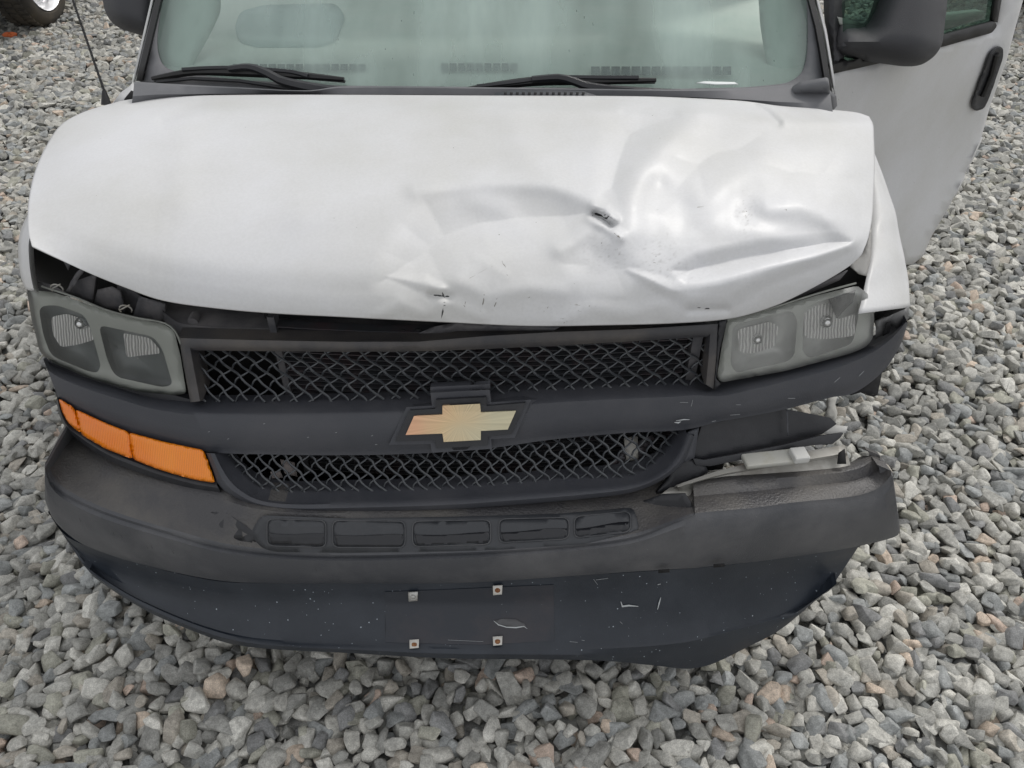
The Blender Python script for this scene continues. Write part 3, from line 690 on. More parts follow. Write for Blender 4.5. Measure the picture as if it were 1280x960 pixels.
# filler: recessed plastic behind bar, signal, and headlight down to the frames
rec = [(60, 452), (240, 500), (262, 563), (272, 606), (200, 592), (134, 566), (86, 534), (72, 500)]
vb(patch(rec, lambda x, y: bS(x, y, off(S0, .03)), 12), 'fascia_backing', M['black'])

# turn signal: amber lens in three facets
TS = [(73, 497), (94, 511), (134, 529), (166, 540), (202, 551), (255, 562), (262, 584), (270, 604), (240, 599), (202, 588), (166, 575), (134, 562), (103, 543), (86, 529), (78, 514)]
tse = empty('turn_signal', bS(170, 555, S0), VAN)
for P_ in ([(74, 498), (93, 511), (101, 541), (87, 529), (79, 515)], [(95, 512), (134, 530), (160, 540), (166, 573), (134, 561), (103, 543)], [(162, 541), (202, 552), (254, 563), (262, 584), (269, 603), (240, 598), (202, 587), (168, 574)]):
    Pr = rounded(P_, 3, 2)
    def t3(x, y, Pr=Pr):
        q = min(1, pdist(x, y, Pr)/2.6); return bS(x, y, off(S0, -.006-.004*q**.6))
    vb(patch(Pr, t3, 2.6), 'signal_lens', M['amber'], tse, solid=.004, soff=0)
vb(patch(rounded(TS, 3, 2), lambda x, y: bS(x, y, off(S0, .006)), 9), 'signal_housing', mat('dark_amber', (.2, .045, .003), .5), tse)

# ------------------------------------------------------------------ grille meshes
def wire_mesh(poly, o, warp=0, sx=.039, sy=.0365):
    m = MB()
    z0, z1 = .55, .95
    for fam in (1, -1):
        k0 = -60
        for k in range(-62, 62):
            xb = XC+k*sx
            run = []
            N_ = 90
            for i in range(N_+1):
                z = z0+(z1-z0)*i/N_
                s_ = (z-z0)*1.08
                ph = s_/sy*2*math.pi
                x = xb+fam*s_*sx/sy*1.0+.0038*math.sin(-ph+.6)
                yy = S0(x, z)+o+.0016*math.sin(ph+math.pi*.5)*fam+.0022*fam
                if warp and x > .05:
                    q = min(1, (x-.05)/.25); yy += q*.012*math.sin(x*21)
                P3 = Vector((x, yy, z)); px, py = proj(P3)
                ok = inpoly(px, py, poly)
                if ok: run.append(P3)
                if (not ok or i == N_) and run:
                    if len(run) > 2: m.tube(run, (.0022 if fam > 0 else .0027), 5, cap=False)
                    run = []
    return m
vb(wire_mesh([(238, 434), (430, 436), (613, 433), (887, 419), (882, 481), (620, 494), (420, 503), (250, 503)], .03), 'grille_mesh', M['wire'])
gm2 = vb(wire_mesh([(268, 563), (425, 565), (613, 556), (694, 545), (860, 534), (852, 562), (838, 582), (800, 604), (660, 619), (425, 630), (327, 627), (300, 612), (280, 590)], .03, 1, .0315, .031), 'grille_mesh', M['wire'])
# radiator with fins behind, tilted and pushed at the right
rad = MB()
for i in range(34):
    z = .50+i*.0128
    pts = [Vector((x, 1.318+.03*((x-XC)/.5)**2-.0*(z), z+.001*math.sin(x*7)+(.02*max(0, x-.05)*(1 if z < .76 else .3)))) for x in np.linspace(-.50, .37, 26)]
    rad.grid([sh(pts, -.012, -.0012), sh(pts, -.012, .0012), sh(pts, .01, .002)])
vb(rad, 'radiator_fins', M['fin'])
rb = MB(); rb.box((-.06, 1.385, .72), (.92, .03, .5)); vb(rb, 'radiator', M['deep'])
for x_, w__ in ((-.49, .014), (.385, .02)):
    rb = MB(); rb.box((x_, 1.335, .72), (w__, .03, .46)); vb(rb, 'radiator_side_plate', M['dusty'])
# bent foil-like shards and loose clips behind lower grille
for P_ in ([(350, 574), (368, 578), (372, 596), (356, 592)], [(338, 590), (350, 588), (354, 597), (340, 598)]):
    vb(patch(P_, lambda x, y: bS(x, y, off(S0, .06+.0008*(x-350))), 7), 'dry_leaf_scrap', mat('dusty_scrap', (.25, .22, .21), .8, bump=.6, bscale=60), solid=.001)
for P_ in ([(780, 548), (797, 545), (798, 575), (783, 576)],):
    vb(patch(P_, lambda x, y: bS(x, y, off(S0, .07)), 6), 'bracket_clip', M['beam'], solid=.004)
for k in range(6):
    y0 = 600-k*7; vb(patch([(735+k*8, y0), (790+k*5, y0-22), (794+k*5, y0-16), (741+k*8, y0+5)], lambda x, y: bS(x, y, off(S0, .075)), 8), 'bent_radiator_line', M['fin'], solid=.003)

# ------------------------------------------------------------------ emblem
EI = [(517.5, 520), (553, 518.4), (553, 507.2), (600, 504.7), (601, 515.6), (645, 513.7), (634.7, 536.9), (601, 538.7), (601, 550), (554.7, 552.5), (553, 541.9), (507, 543.7)]
EO = [(512, 513), (544, 511), (545, 500), (608, 496.6), (608.5, 507.5), (657, 503.6), (639.4, 543), (609.7, 545.8), (609.7, 556.7), (545, 560.6), (544.4, 550.5), (494, 552)]
EB = [(508, 509), (540, 507), (538, 491), (612, 487), (614, 503), (664, 499.5), (643.5, 547), (614, 549), (615, 561), (540, 566), (538, 555), (486, 556)]
ee = empty('emblem', bS(577, 529, S0), VAN)
vb(patch(EO, lambda x, y: bS(x, y, off(S0, -.026)), 7), 'emblem_border', M['black'], ee, smooth=False, solid=.014, soff=-1, bevel=.0015)
go_ = vb(patch(EI, lambda x, y: bS(x, y, off(S0, -.031)), 7), 'gold_cross', M['gold'], ee, smooth=False, solid=.008, soff=-1, bevel=.0012)
recenter(go_)
vb(patch(EB, lambda x, y: bS(x, y, off(S0, -.018)), 8), 'emblem_pad', M['plastic'], ee, smooth=False, solid=.02, soff=-1, bevel=.003)
tm = [(538, 484), (612, 480), (613, 486), (538, 491)]
vb(patch(tm, lambda x, y: bS(x, y, off(S0, -.006)), 8), 'emblem_tab', M['plastic'], ee, solid=.02, soff=-1, bevel=.002)

# ------------------------------------------------------------------ core support above the grille
CT = [(200, 372), (260, 378), (330, 384), (430, 388), (549, 394), (600, 398), (700, 402), (850, 398), (905, 392)]
CB = [(205, 398), (226, 420), (330, 424), (430, 426), (549, 422), (600, 419), (700, 413), (850, 407), (905, 403)]
a = [tuple(p) for p in cr(CT, 60)]; b = [tuple(p) for p in cr(CB, 60)]
vb(MB().grid([rowS(a, .14), rowS(mixrow(a, b, .35), .075), rowS(mixrow(a, b, .6), .05), rowS(mixrow(a, b, .66), .044), rowS(mixrow(a, b, 1.1), .03)]), 'radiator_cover', M['dusty'])
vb(patch([(438, 411), (447, 411), (447, 417), (438, 417)], lambda x, y: bS(x, y, off(S0, .04)), 6), 'cover_hole', M['deep'], solid=.002)
for cx, cy in ((503, 415), (523, 414)):
    vb(patch([(cx+5*math.cos(t), cy+3*math.sin(t)) for t in np.linspace(0, 6.28, 11)[:-1]], lambda x, y: bS(x, y, off(S0, .036)), 4), 'cover_hole', M['deep'], solid=.002)
# torn sheet overlapping the cover in the middle
vb(patch([(505, 425), (520, 418), (540, 409), (565, 404), (640, 406), (700, 409), (692, 413), (640, 413), (570, 414), (545, 419), (528, 427)], lambda x, y: bS(x, y, off(S0, -.006+.0002*(700-x))), 7), 'torn_cover_edge', M['dusty'], solid=.003)
bt = MB(); c = bS(243, 399, off(S0, .06)); bt.lathe([(-.012, 0.0001), (-.012, .011), (.0, .012), (.012, .012)], c, 'Y', 12); vb(bt, 'cover_bolt', M['dusty'])
# dark engine bay mass so nothing shows through
eb = MB(); eb.box((-.13, 1.78, .62), (1.38, .62, .62)); vb(eb, 'engine_bay', M['deep'])
ub = MB(); ub.box((-.19, 2.1, .315), (1.5, 1.75, .04)); vb(ub, 'shade_under_tray', M['deep'])  # unseen tray added beneath the van to block sky light on the gravel
# headlight gap on the left: dark opening with brackets
gap = [(40, 309), (75, 322), (120, 343), (165, 361), (215, 377), (240, 385), (236, 425), (215, 412), (175, 400), (130, 388), (90, 371), (46, 366)]
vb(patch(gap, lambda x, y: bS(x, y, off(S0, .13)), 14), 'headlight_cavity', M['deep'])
for P_, o in (([(84, 366), (98, 350), (120, 342), (115, 378), (100, 374)], .05), ([(100, 336), (105, 338), (87, 366), (82, 364)], .03), ([(117, 380), (122, 362), (140, 358), (150, 364), (156, 390), (132, 386)], .055), ([(166, 396), (174, 370), (206, 380), (206, 404), (180, 400)], .05), ([(146, 356), (170, 366), (178, 373), (170, 392), (150, 388)], .085), ([(78, 324), (88, 329), (85, 338)], .03), ([(46, 352), (66, 358), (84, 368), (60, 362)], .03)):
    vb(patch(P_, lambda x, y, o=o: bS(x, y, off(S0, o)), 6), 'headlight_bracket', M['dusty'], solid=.004)
for cx, cy in ((71, 361), (157, 387)):
    c = bS(cx, cy, off(S0, .012)); mb = MB()
    mb.tube([c+Vector((.013*math.cos(t), 0, .011*math.sin(t))) for t in np.linspace(-.6, 3.7, 12)], .0016, 5); mb.tube([c+Vector((-.01, 0, 0)), c+Vector((.012, .0, .012))], .0016, 5)
    vb(mb, 'retaining_clip', M['steel'])

# ------------------------------------------------------------------ headlights
def headlight(outline, windows, flutes, lens, bulbs, bezel, shell):
    c = bS(sum(p[0] for p in outline)/len(outline), sum(p[1] for p in outline)/len(outline), S0)
    e = empty('headlight', c, VAN)
    Pr = rounded(outline, 5, 3)
    def l3(x, y):
        q = min(1, pdist(x, y, Pr)/9); return bS(x, y, off(S0, .012-.014*math.sqrt(1-(1-q)**2)))
    vb(patch(Pr, l3, 6), 'lens', lens, e)
    vb(patch(Pr, lambda x, y: bS(x, y, off(S0, .022)), 9, holes=[rounded(w_, 10, 4) for w_ in windows]), 'bezel', bezel, e)
    rim = [rowS(dens(Pr, 6), .012), rowS(dens(Pr, 6), .04)]
    vb(MB().grid(rim, closed=True), 'housing', M['gasket'], e)
    up = [p for p in ([(52, 358), (95, 372), (132, 387), (170, 397), (206, 404), (219, 414), (226, 430)] if outline[0][0] < 500 else [(909, 400), (961, 386), (1022, 367), (1070, 354)])]
    vb(MB().tube(rowS([tuple(q) for q in cr(up, 24)], -.002), .0022, 5), 'lens_edge', M['gasket'], e)
    for w_ in windows:
        Pw = dens(rounded(w_, 10, 4), 6); cx = sum(p[0] for p in Pw)/len(Pw); cy = sum(p[1] for p in Pw)/len(Pw)
        rows = []
        for s_, o in ((1, .022), (.985, .030), (.8, .050), (.55, .064), (.3, .07), (.02, .072)):
            rows.append(rowS([(cx+(x-cx)*s_, cy+(y-cy)*s_) for x, y in Pw], o))
        vb(MB().grid(rows, closed=True), 'lamp_shell', shell, e)
    for fl in flutes:
        Pf = rounded(fl, 5, 3); cx = sum(p[0] for p in Pf)/len(Pf); cy = sum(p[1] for p in Pf)/len(Pf)
        vb(patch(Pf, lambda x, y: bS(x, y, off(S0, .030-.0006*(y-cy))), 5), 'reflector', M['flute'], e)
    for bx, by, r in bulbs:
        c = bS(bx, by, off(S0, .030)); mb = MB(); mb.lathe([(-r*math.cos(t), max(.0001, r*math.sin(t))) for t in np.linspace(0, math.pi, 10)], c, 'Y', 18)
        vb(mb, 'bulb_shield', M['chrome'], e)
    return e
hl = headlight([(33, 362), (66, 365), (95, 375), (132, 388), (170, 398), (205, 405), (218, 414), (226, 447), (233, 492), (215, 494), (168, 489), (111, 473), (67, 454), (50, 441), (40, 402)],
          [[(48, 383), (70, 381), (104, 393), (112, 406), (126, 457), (122, 466), (110, 464), (64, 445), (54, 419)], [(123, 406), (192, 421), (203, 436), (216, 481), (203, 484), (144, 471), (134, 450)]],
          [[(64, 396), (84, 392), (112, 402), (120, 424), (97, 431), (76, 434), (66, 418)], [(154, 415), (188, 423), (199, 436), (200, 442), (180, 444), (158, 447)]],
          M['lensL'], [(102, 404, .014)], M['lampgrey'], M['lampdark'])
hl['label'] = 'hazy grey-green headlight beside the intact fender'
hr = headlight([(909, 400), (961, 387), (1022, 369), (1072, 357), (1090, 372), (1093, 398), (1091, 424), (1082, 434), (1063, 442), (981, 464), (902, 478), (896, 472), (902, 434)],
          [[(916, 406), (990, 388), (997, 400), (993, 444), (984, 452), (920, 466), (913, 456)], [(1004, 388), (1020, 378), (1070, 364), (1074, 390), (1066, 430), (1012, 448), (1003, 440)]],
          [[(922, 412), (962, 402), (974, 408), (968, 434), (940, 442), (924, 440)], [(1004, 392), (1020, 380), (1038, 378), (1046, 400), (1070, 392), (1068, 420), (1030, 424), (1006, 422)]],
          M['lensR'], [(1032, 402, .015), (946, 424, .012)], M['lampgrey'], mat('silvered_shell', (.5, .51, .5), .3, .2))
hr['label'] = 'clouded scratched headlight partly covered by the torn fender'
vb(patch([(1036, 374), (1070, 362), (1066, 378), (1052, 392), (1046, 398)], lambda x, y: bS(x, y, off(S0, .02)), 6), 'headlight_hole', M['deep'], solid=.002)
# dark cavity above the right headlight
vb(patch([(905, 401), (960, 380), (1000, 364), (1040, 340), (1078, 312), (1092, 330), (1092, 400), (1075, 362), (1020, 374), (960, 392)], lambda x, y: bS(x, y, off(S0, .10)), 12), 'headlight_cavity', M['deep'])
vb(patch([(925, 396), (975, 378), (1030, 352), (1060, 338), (1050, 350), (1000, 372), (950, 390)], lambda x, y: bS(x, y, off(S0, .05)), 8), 'headlight_bracket', M['dusty'], solid=.003)
# trim between grille frame and right headlight
vb(patch([(899, 402), (909, 400), (900, 436), (895, 473), (901, 480), (893, 488), (896, 445)], lambda x, y: bS(x, y, off(S0, -.004)), 6), 'headlight_trim', M['black'], solid=.01)

# ------------------------------------------------------------------ bumper
def wrapL(row, back=(.12, .40)):
    p = row[0]; return [p+Vector((.03, back[1], 0)), p+Vector((-.004, back[0], 0))]+row
def wrapR(row, back=(.10, .30)):
    p = row[-1]; return row+[p+Vector((.004, back[0], 0)), p+Vector((-.02, back[1], 0))]
def rowP(px, yc, k=1.0): return [bS(x, y, flat(yc, k)) for x, y in px]
B0 = [(81, 530), (104, 556), (134, 576), (202, 604), (269, 620), (310, 634), (370, 641), (430, 641), (559, 637), (700, 630), (780, 619), (838, 612), (867, 603)]
B1 = [(56, 580), (62, 601), (80, 619), (131, 643), (218, 670), (269, 684), (336, 693), (430, 697), (560, 694), (627, 691), (727, 683), (795, 673), (850, 652), (869, 646)]
B2 = [(56, 625), (66, 648), (84, 667), (107, 682), (168, 703), (269, 725), (340, 729), (430, 729), (560, 729), (627, 726), (727, 719), (800, 714), (869, 710)]
q0 = [tuple(p) for p in cr(B0, 80)]; q1 = [tuple(p) for p in cr(B1, 80)]; q2 = [tuple(p) for p in cr(B2, 80)]
def warp_pad(px_row, base):
    return base
rowsB = []
r0 = [bZ(x, y, .587) for x, y in q0]
q15 = mixrow(q1, q2, .12)
ra_ = rowP(q1, 1.050); rb_ = rowP(q15, 1.041); rc_ = rowP(mixrow(q1, q2, .5), 1.036); rd_ = rowP(mixrow(q1, q2, .93), 1.042); re_ = rowP(q2, 1.05)
def shelf(t, dz):
    px = mixrow(q0, q1, t); out = []
    for (x, y), A_, B_ in zip(px, r0, ra_):
        zt = A_.z*(1-t)+B_.z*t+dz; out.append(bZ(x, y, zt))
    return out
rowsB = [sh(r0, .08, .0), r0, shelf(.35, .004), shelf(.7, .004), shelf(.88, .006), shelf(.95, .006), ra_, rb_, rc_, rd_, re_, sh(re_, .05, -.002)]
rowsB = [wrapL(r) for r in rowsB]
bump_m = MB().grid(rowsB)
# right, bent section
E0 = [(866, 600), (900, 596), (960, 592), (1045, 585), (1072, 579), (1088, 570), (1097, 570)]
E1 = [(869, 646), (945, 639), (995, 632), (1070, 624), (1098, 615), (1110, 605), (1116, 596)]
E2 = [(869, 710), (945, 702), (1045, 688), (1090, 679), (1113, 673), (1122, 669), (1125, 664)]
p0 = [tuple(p) for p in cr(E0, 50)]; p1 = [tuple(p) for p in cr(E1, 50)]; p2 = [tuple(p) for p in cr(E2, 50)]
s1 = rowP(p1, 1.05); s0 = [bZ(x, y, .612-.01*i/50) for i, (x, y) in enumerate(p0)]
def shelfR(t, dz):
    return [bZ(x, y, A_.z*(1-t)+B_.z*t+dz) for (x, y), A_, B_ in zip(mixrow(p0, p1, t), s0, s1)]
rowsE = [sh(s0, .03, -.03), s0, shelfR(.15, .006), shelfR(.45, -.004), shelfR(.55, .004), shelfR(.9, .007), s1, rowP(mixrow(p1, p2, .12), 1.041), rowP(mixrow(p1, p2, .5), 1.036), rowP(mixrow(p1, p2, .93), 1.042), rowP(p2, 1.05), sh(rowP(p2, 1.05), .06, -.002)]
nB = len(bump_m.f); rE = [wrapR(r, (.012, .03)) for r in rowsE]; bump_m.grid(rE)
bumper = vb(bump_m, 'bumper', [M['bumper'], mat('damp_bumper_top', (.055, .054, .058), .36, bump=1, bscale=200, dirt=(.12, .112, .102), dscale=5, dlo=.42, dhi=.72)], auto=45)
ncb = len(rowsB[0])-1
for k, pl in enumerate(bumper.data.polygons):
    if (k < nB and k//ncb < 4) or (k >= nB and (k-nB)//(len(rE[0])-1) < 5): pl.material_index = 1
bmx = bmesh.new(); bmx.from_mesh(bumper.data); bmesh.ops.remove_doubles(bmx, verts=bmx.verts, dist=.0006); bmesh.ops.recalc_face_normals(bmx, faces=bmx.faces)
for e_ in bmx.edges: e_.smooth = len(e_.link_faces) == 2 and e_.calc_face_angle(0) < R(45)
bmx.to_mesh(bumper.data); bmx.free()
bumper['label'] = 'dark grey plastic bumper split and bent loose near one end'
# torn flap where the bumper split
vb(patch([(800, 628), (828, 618), (856, 617), (863, 628), (870, 646), (850, 652), (815, 664), (795, 662)], lambda x, y: bZ(x, y, .60+.0006*(x-800)-.0016*(y-617)), 7), 'torn_bumper_flap', M['black'], solid=.004)
vb(patch([(856, 618), (866, 612), (870, 645), (864, 632)], lambda x, y: bZ(x, y, .585), 6), 'bumper_split', M['deep'], solid=.002)

# step pads moulded in the shelf
M['padrim'] = mat('worn_pad_rim', (.055, .058, .064), .45, dirt=(.09, .09, .094), dscale=14)
M['padface'] = mat('pad_plastic', (.036, .039, .045), .42, bump=.2, bscale=260, dirt=(.06, .062, .068), dscale=7)
M['wet'] = mat('wet_black_plastic', (.016, .017, .021), .28)
padm = mat('wet_step_pad', (.03, .033, .04), .3, bump=.2, bscale=260, dirt=(.085, .085, .09), dscale=9, dlo=.48, dhi=.53)
def shelf_z(x, y):
    j = int(np.argmin([abs(p[0]-x) for p in q0])); k = int(np.argmin([abs(p[0]-x) for p in q1]))
    t = (y-q0[j][1])/(q1[k][1]-q0[j][1]); return r0[j].z*(1-t)+ra_[k].z*t
for (x0, x1, ya, yb, y2a, y2b) in ((333, 408, 648, 683, 650, 685), (415, 507, 650, 685, 651, 685), (515, 614, 651, 684, 649, 681), (623, 712, 648, 679, 646, 674), (717, 789, 645, 673, 638, 665)):
    P_ = rounded([(x0, ya), (x1, y2a), (x1, y2b), (x0, yb)], 9, 4)
    cx_, cy_ = sum(p[0] for p in P_)/len(P_), sum(p[1] for p in P_)/len(P_)
    In = rounded([(x0+1.4, ya+1.3), (x1-1.4, y2a+1.3), (x1-1.4, y2b-1.3), (x0+1.4, yb-1.3)], 8, 4)
    pe = empty('step_pad', bZ(cx_, cy_, shelf_z(cx_, cy_)), VAN)
    vb(patch(P_, lambda x, y: bZ(x, y, shelf_z(x, y)+.0092), 5, holes=[In]), 'pad_rim', M['padrim'], pe, solid=.001)
    vb(patch(In, lambda x, y: bZ(x, y, shelf_z(x, y)+.0082), 7), 'pad_face', M['padface'], pe, solid=.002)
    W_ = [(x0+3, (ya+yb)/2+3)]+[(x0+3+(x1-x0-6)*t, ((ya+yb)*(1-t)+(y2a+y2b)*t)/2+1+1.2*math.sin(t*5+x0)) for t in np.linspace(0, 1, 9)]+[(x1-5, y2b-3), (x0+6, yb-3)]
    vb(patch(W_[1:], lambda x, y: bZ(x, y, shelf_z(x, y)+.0094), 4), 'wet_film', M['wet'], pe, solid=.0006)
DK = [(326, 644), (430, 648), (560, 646), (700, 642), (792, 634), (800, 662), (730, 680), (625, 687), (560, 689), (430, 691), (345, 690), (328, 686), (312, 668)]
vb(patch(rounded(DK, 8, 3), lambda x, y: bZ(x, y, shelf_z(x, y)+.0070), 8), 'step_recess', M['padface'], solid=.001)
vb(patch([(262, 640), (284, 641), (300, 652), (322, 668), (326, 680), (300, 676), (282, 672), (262, 664), (266, 652)], lambda x, y: bZ(x, y, shelf_z(x, y)+.005), 7), 'wet_film', M['wet'], solid=.0006)

# valance
V0 = [(60, 640), (80, 668), (107, 682), (168, 703), (269, 726), (340, 729), (430, 729), (560, 729), (627, 726), (727, 719), (869, 710), (945, 702), (1020, 691), (1074, 682)]
V2 = [(104, 706), (134, 727), (175, 751), (242, 780), (300, 797), (360, 804), (430, 807), (559, 811), (660, 812), (754, 811), (855, 803), (917, 788), (984, 768), (1036, 739)]
V3 = [(118, 722), (150, 744), (190, 767), (242, 789), (289, 805), (350, 812), (430, 816), (559, 823), (660, 824), (754, 826), (820, 832), (860, 836), (890, 830), (934, 809), (974, 788), (1018, 752), (1046, 729)]
v0 = [tuple(p) for p in cr(V0, 110)]; v2 = [tuple(p) for p in cr(V2, 110)]; v3 = [tuple(p) for p in cr(V3, 110)]
vr = [sh(rowP(v0, 1.055), .03, .004), rowP(v0, 1.052), rowP(mixrow(v0, v2, .18), 1.043, 1.1), rowP(mixrow(v0, v2, .35), 1.032, 1.2), rowP(mixrow(v0, v2, .7), .995, 1.38), rowP(mixrow(v0, v2, .96), .965, 1.5), rowP(v2, .958, 1.52), rowP(mixrow(v2, v3, .5), .950, 1.54), rowP(v3, .952, 1.54), sh(rowP(v3, .952, 1.54), .05, -.003)]
vr = [wrapR(wrapL(r), (.03, .06)) for r in vr]
dvs = []
for r_ in vr: dvs.append(r_)
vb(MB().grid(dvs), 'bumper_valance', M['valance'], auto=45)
def onval(x, y, o=0):
    j = int(np.argmin([abs(p[0]-x) for p in v0])); k = int(np.argmin([abs(p[0]-x) for p in v2])); t = max(0, (y-v0[j][1])/(v2[k][1]-v0[j][1]))
    yc = float(np.interp(t, [0, .35, .7, .96, 1, 1.3], [1.052, 1.032, .995, .965, .958, .952])); kk = float(np.interp(t, [0, .35, .7, .96, 1.3], [1, 1.2, 1.38, 1.5, 1.54])); return bS(x, y, flat(yc-o, kk))
vb(patch([(481, 740), (560, 737), (692, 731), (693, 801), (600, 806), (482, 803)], lambda a_, b_: onval(a_, b_, .0004), 9), 'plate_mount', mat('smooth_plate_area', (.019, .023, .032), .36, bump=.1, bscale=200, dirt=(.045, .04, .045), dscale=4, dlo=.5, dhi=.7, speck=(.3, .33, .36), speck_scale=90, speck_r=.06))
for x, y, rusty in ((516.5, 745, 0), (622, 737, 1), (518, 805, 1), (622, 801, 1)):
    c = onval(x, y, .004); e = empty('plate_screw', c, VAN)
    s_ = 6
    vb(patch([(x-s_, y-s_+.8), (x+s_, y-s_), (x+s_-.5, y+s_-1), (x-s_+.5, y+s_)], lambda a_, b_: onval(a_, b_, .003), 4), 'retainer_nut', M['steel'] if not rusty else mat('pale_nylon', (.6, .58, .54), .6), e, solid=.003, soff=1)
    mb = MB(); 
    for k in range(1): mb.lathe([(-.006, .0001), (-.006, .0035), (-.004, .0058), (.0, .0062)], c, 'Y', 10)
    vb(mb, 'screw_head', M['rust'] if rusty else M['steel'], e)
vb(patch([(617, 776), (630, 773), (645, 774), (656, 780), (658, 785), (640, 784), (622, 781)], lambda a_, b_: onval(a_, b_, .0012), 4), 'scuff_patch', mat('grey_scuff', (.10, .10, .105), .8, bump=.5, bscale=500), solid=.0006)
def scrape(pts, w_, on, m='scratchw', name='scrape_mark'):
    mb = MB(); a_ = []; b_ = []
    n_ = len(pts)
    for i, (x, y) in enumerate(pts):
        x0, y0 = pts[max(0, i-1)]; x1, y1 = pts[min(n_-1, i+1)]; L = math.hypot(x1-x0, y1-y0) or 1; nx, ny = -(y1-y0)/L, (x1-x0)/L
        ww = w_*(.25 if i in (0, n_-1) else random.uniform(.6, 1.3))/2
        a_.append(on(x+nx*ww, y+ny*ww)); b_.append(on(x-nx*ww, y-ny*ww))
    mb.grid([a_, b_]); return vb(mb, name, M[m], smooth=False, solid=.0004)
ov = lambda x, y: onval(x, y, .0016)
scrape([(617, 776), (623, 781), (633, 784), (645, 784.5), (655, 783), (659, 786)], 1.6, ov)
for p_ in ([(776, 752), (778, 758), (786, 757), (798, 758)], [(826, 747), (824, 754), (822, 762)], [(742, 724), (747, 731)], [(745, 725), (760, 723)], [(826, 730), (822, 731)], [(775, 777), (778, 780)], [(712, 802), (722, 803)], [(727, 800), (731, 801)], [(560, 800), (604, 802)], [(660, 815), (684, 814)]):
    scrape(p_, 2.4 if p_[0][0] in (776, 826) else 1.0, ov)
for x, y in ((830, 714), (899, 707)):
    vb(patch([(x-7, y-1.5), (x+7, y-2.5), (x+7, y+1.5), (x-7, y+2.5)], lambda a_, b_: bS(a_, b_, flat(1.030, .9)), 5), 'bumper_slot', M['deep'], solid=.001)
ob = lambda x, y: bS(x, y, off(S0, -.0165))
for p_ in ([(851, 527), (848, 528.5), (843, 528)], [(845, 526), (855, 524.5), (862, 524.6)], [(866, 500), (864, 508)], [(890, 527), (895, 526)], [(913, 519), (925, 518)], [(1043, 478), (1050, 472)], [(1074, 470), (1080, 464)], [(920, 506), (926, 506)], [(985, 498), (994, 498)], [(850, 503), (860, 503)]):
    scrape(p_, 2.0 if p_[0][0] in (851, 845) else 1.0, ob)
for x, y in ((285, 549), (261, 540), (420, 541), (385, 547), (465, 545), (470, 556), (330, 530)):
    scrape([(x-1, y), (x+1.2, y-.6)], 1.4, ob)
for x, y in ((142, 667), (152, 670), (184, 684), (190, 684), (216, 690), (100, 650), (395, 712)):
    scrape([(x-1, y-2), (x+1, y+2.4)], 1.6, lambda a_, b_: bS(a_, b_, flat(1.030)), 'scratchd', 'chip_mark')

HP = np.array(hoodpx); HV = np.array([tuple(p) for r in hv for p in r])
def onHood(x, y, o=.0012):
    i = int(np.argmin((HP[:, 0]-x)**2+(HP[:, 1]-y)**2)); p = HV[i]; d = p[1]*C_-(p[2]-H)*S_
    return bD(x, y, d-o)
M['grime'] = mat('grey_scratch', (.22, .21, .19), .7); M['grime2'] = mat('faint_scuff', (.40, .395, .375), .7)
def jag(pts, n_=9, a=.8):
    q = cr(pts, n_); return [(float(p[0])+random.uniform(-a, a)*.6, float(p[1])+random.uniform(-a, a)*.5) for p in q]
for pts, w_, a in SCR:
    if w_ > 2.5: continue
    scrape(jag(pts), w_*1.3, onHood, 'scratchd' if a >= .7 else ('grime' if a >= .35 else 'grime2'), 'scratch_mark')
for k_ in range(26):      # short scuffs where the hood was struck
    x, y = random.choice(((760, 320), (825, 325), (935, 270), (690, 385), (860, 350), (585, 380), (1000, 265)))
    x += random.gauss(0, 22); y += random.gauss(0, 12); t = random.uniform(-.6, .9); L_ = random.uniform(3, 11)
    scrape(jag([(x, y), (x+L_*math.cos(t)*.6, y-L_*math.sin(t)*.5), (x+L_*math.cos(t), y-L_*math.sin(t))], 5, .5), 1.1, onHood, random.choice(('grime', 'grime2', 'grime2')), 'scratch_mark')
vb(patch([(743, 266.5), (750, 265.5), (758, 268), (765, 273), (766, 278), (760, 276), (752, 270.5), (745, 269.5)], lambda x, y: onHood(x, y, .0022), 3), 'hood_tear', M['deep'], solid=.0005)
vb(patch([(748, 262.5), (757, 264), (766, 270), (768, 276), (765, 273), (757, 267.5), (749, 265)], lambda x, y: onHood(x, y, .006+.0006*(268-y)*.3), 3), 'torn_metal_edge', M['paint'], solid=.0012)
vb(patch([(744, 271), (752, 272), (762, 279), (764, 283), (755, 279)], lambda x, y: onHood(x, y, .004), 3), 'torn_metal_edge', M['paint'], solid=.0012)

# ------------------------------------------------------------------ broken corner on the right
vb(patch([(877, 532), (930, 521), (980, 511), (1012, 517), (1038, 522), (1046, 530), (1027, 543), (1000, 550), (970, 557), (920, 567), (880, 575), (866, 573), (873, 545)], lambda x, y: bS(x, y, off(S0, .035+.0001*(x-870))), 9), 'broken_fascia_panel', M['black'], solid=.006, bevel=.001)
vb(patch([(866, 573), (880, 575), (930, 566), (980, 556), (1020, 546), (1055, 541), (1050, 548), (1041, 555), (1014, 557), (960, 568), (888, 583), (870, 582)], lambda x, y: bS(x, y, off(S0, .015)), 8), 'broken_lower_slat', M['black'], solid=.008, bevel=.001)
vb(patch([(983, 512), (984, 545)] + [(986, 545), (985, 512)], lambda x, y: bS(x, y, off(S0, .027)), 5), 'panel_seam', M['plastic'], solid=.002)
vb(patch([(838, 575), (856, 572), (880, 578), (886, 590), (870, 600), (846, 612), (820, 618), (838, 595)], lambda x, y: bS(x, y, off(S0, .02)), 7), 'broken_mount', M['black'], solid=.01)
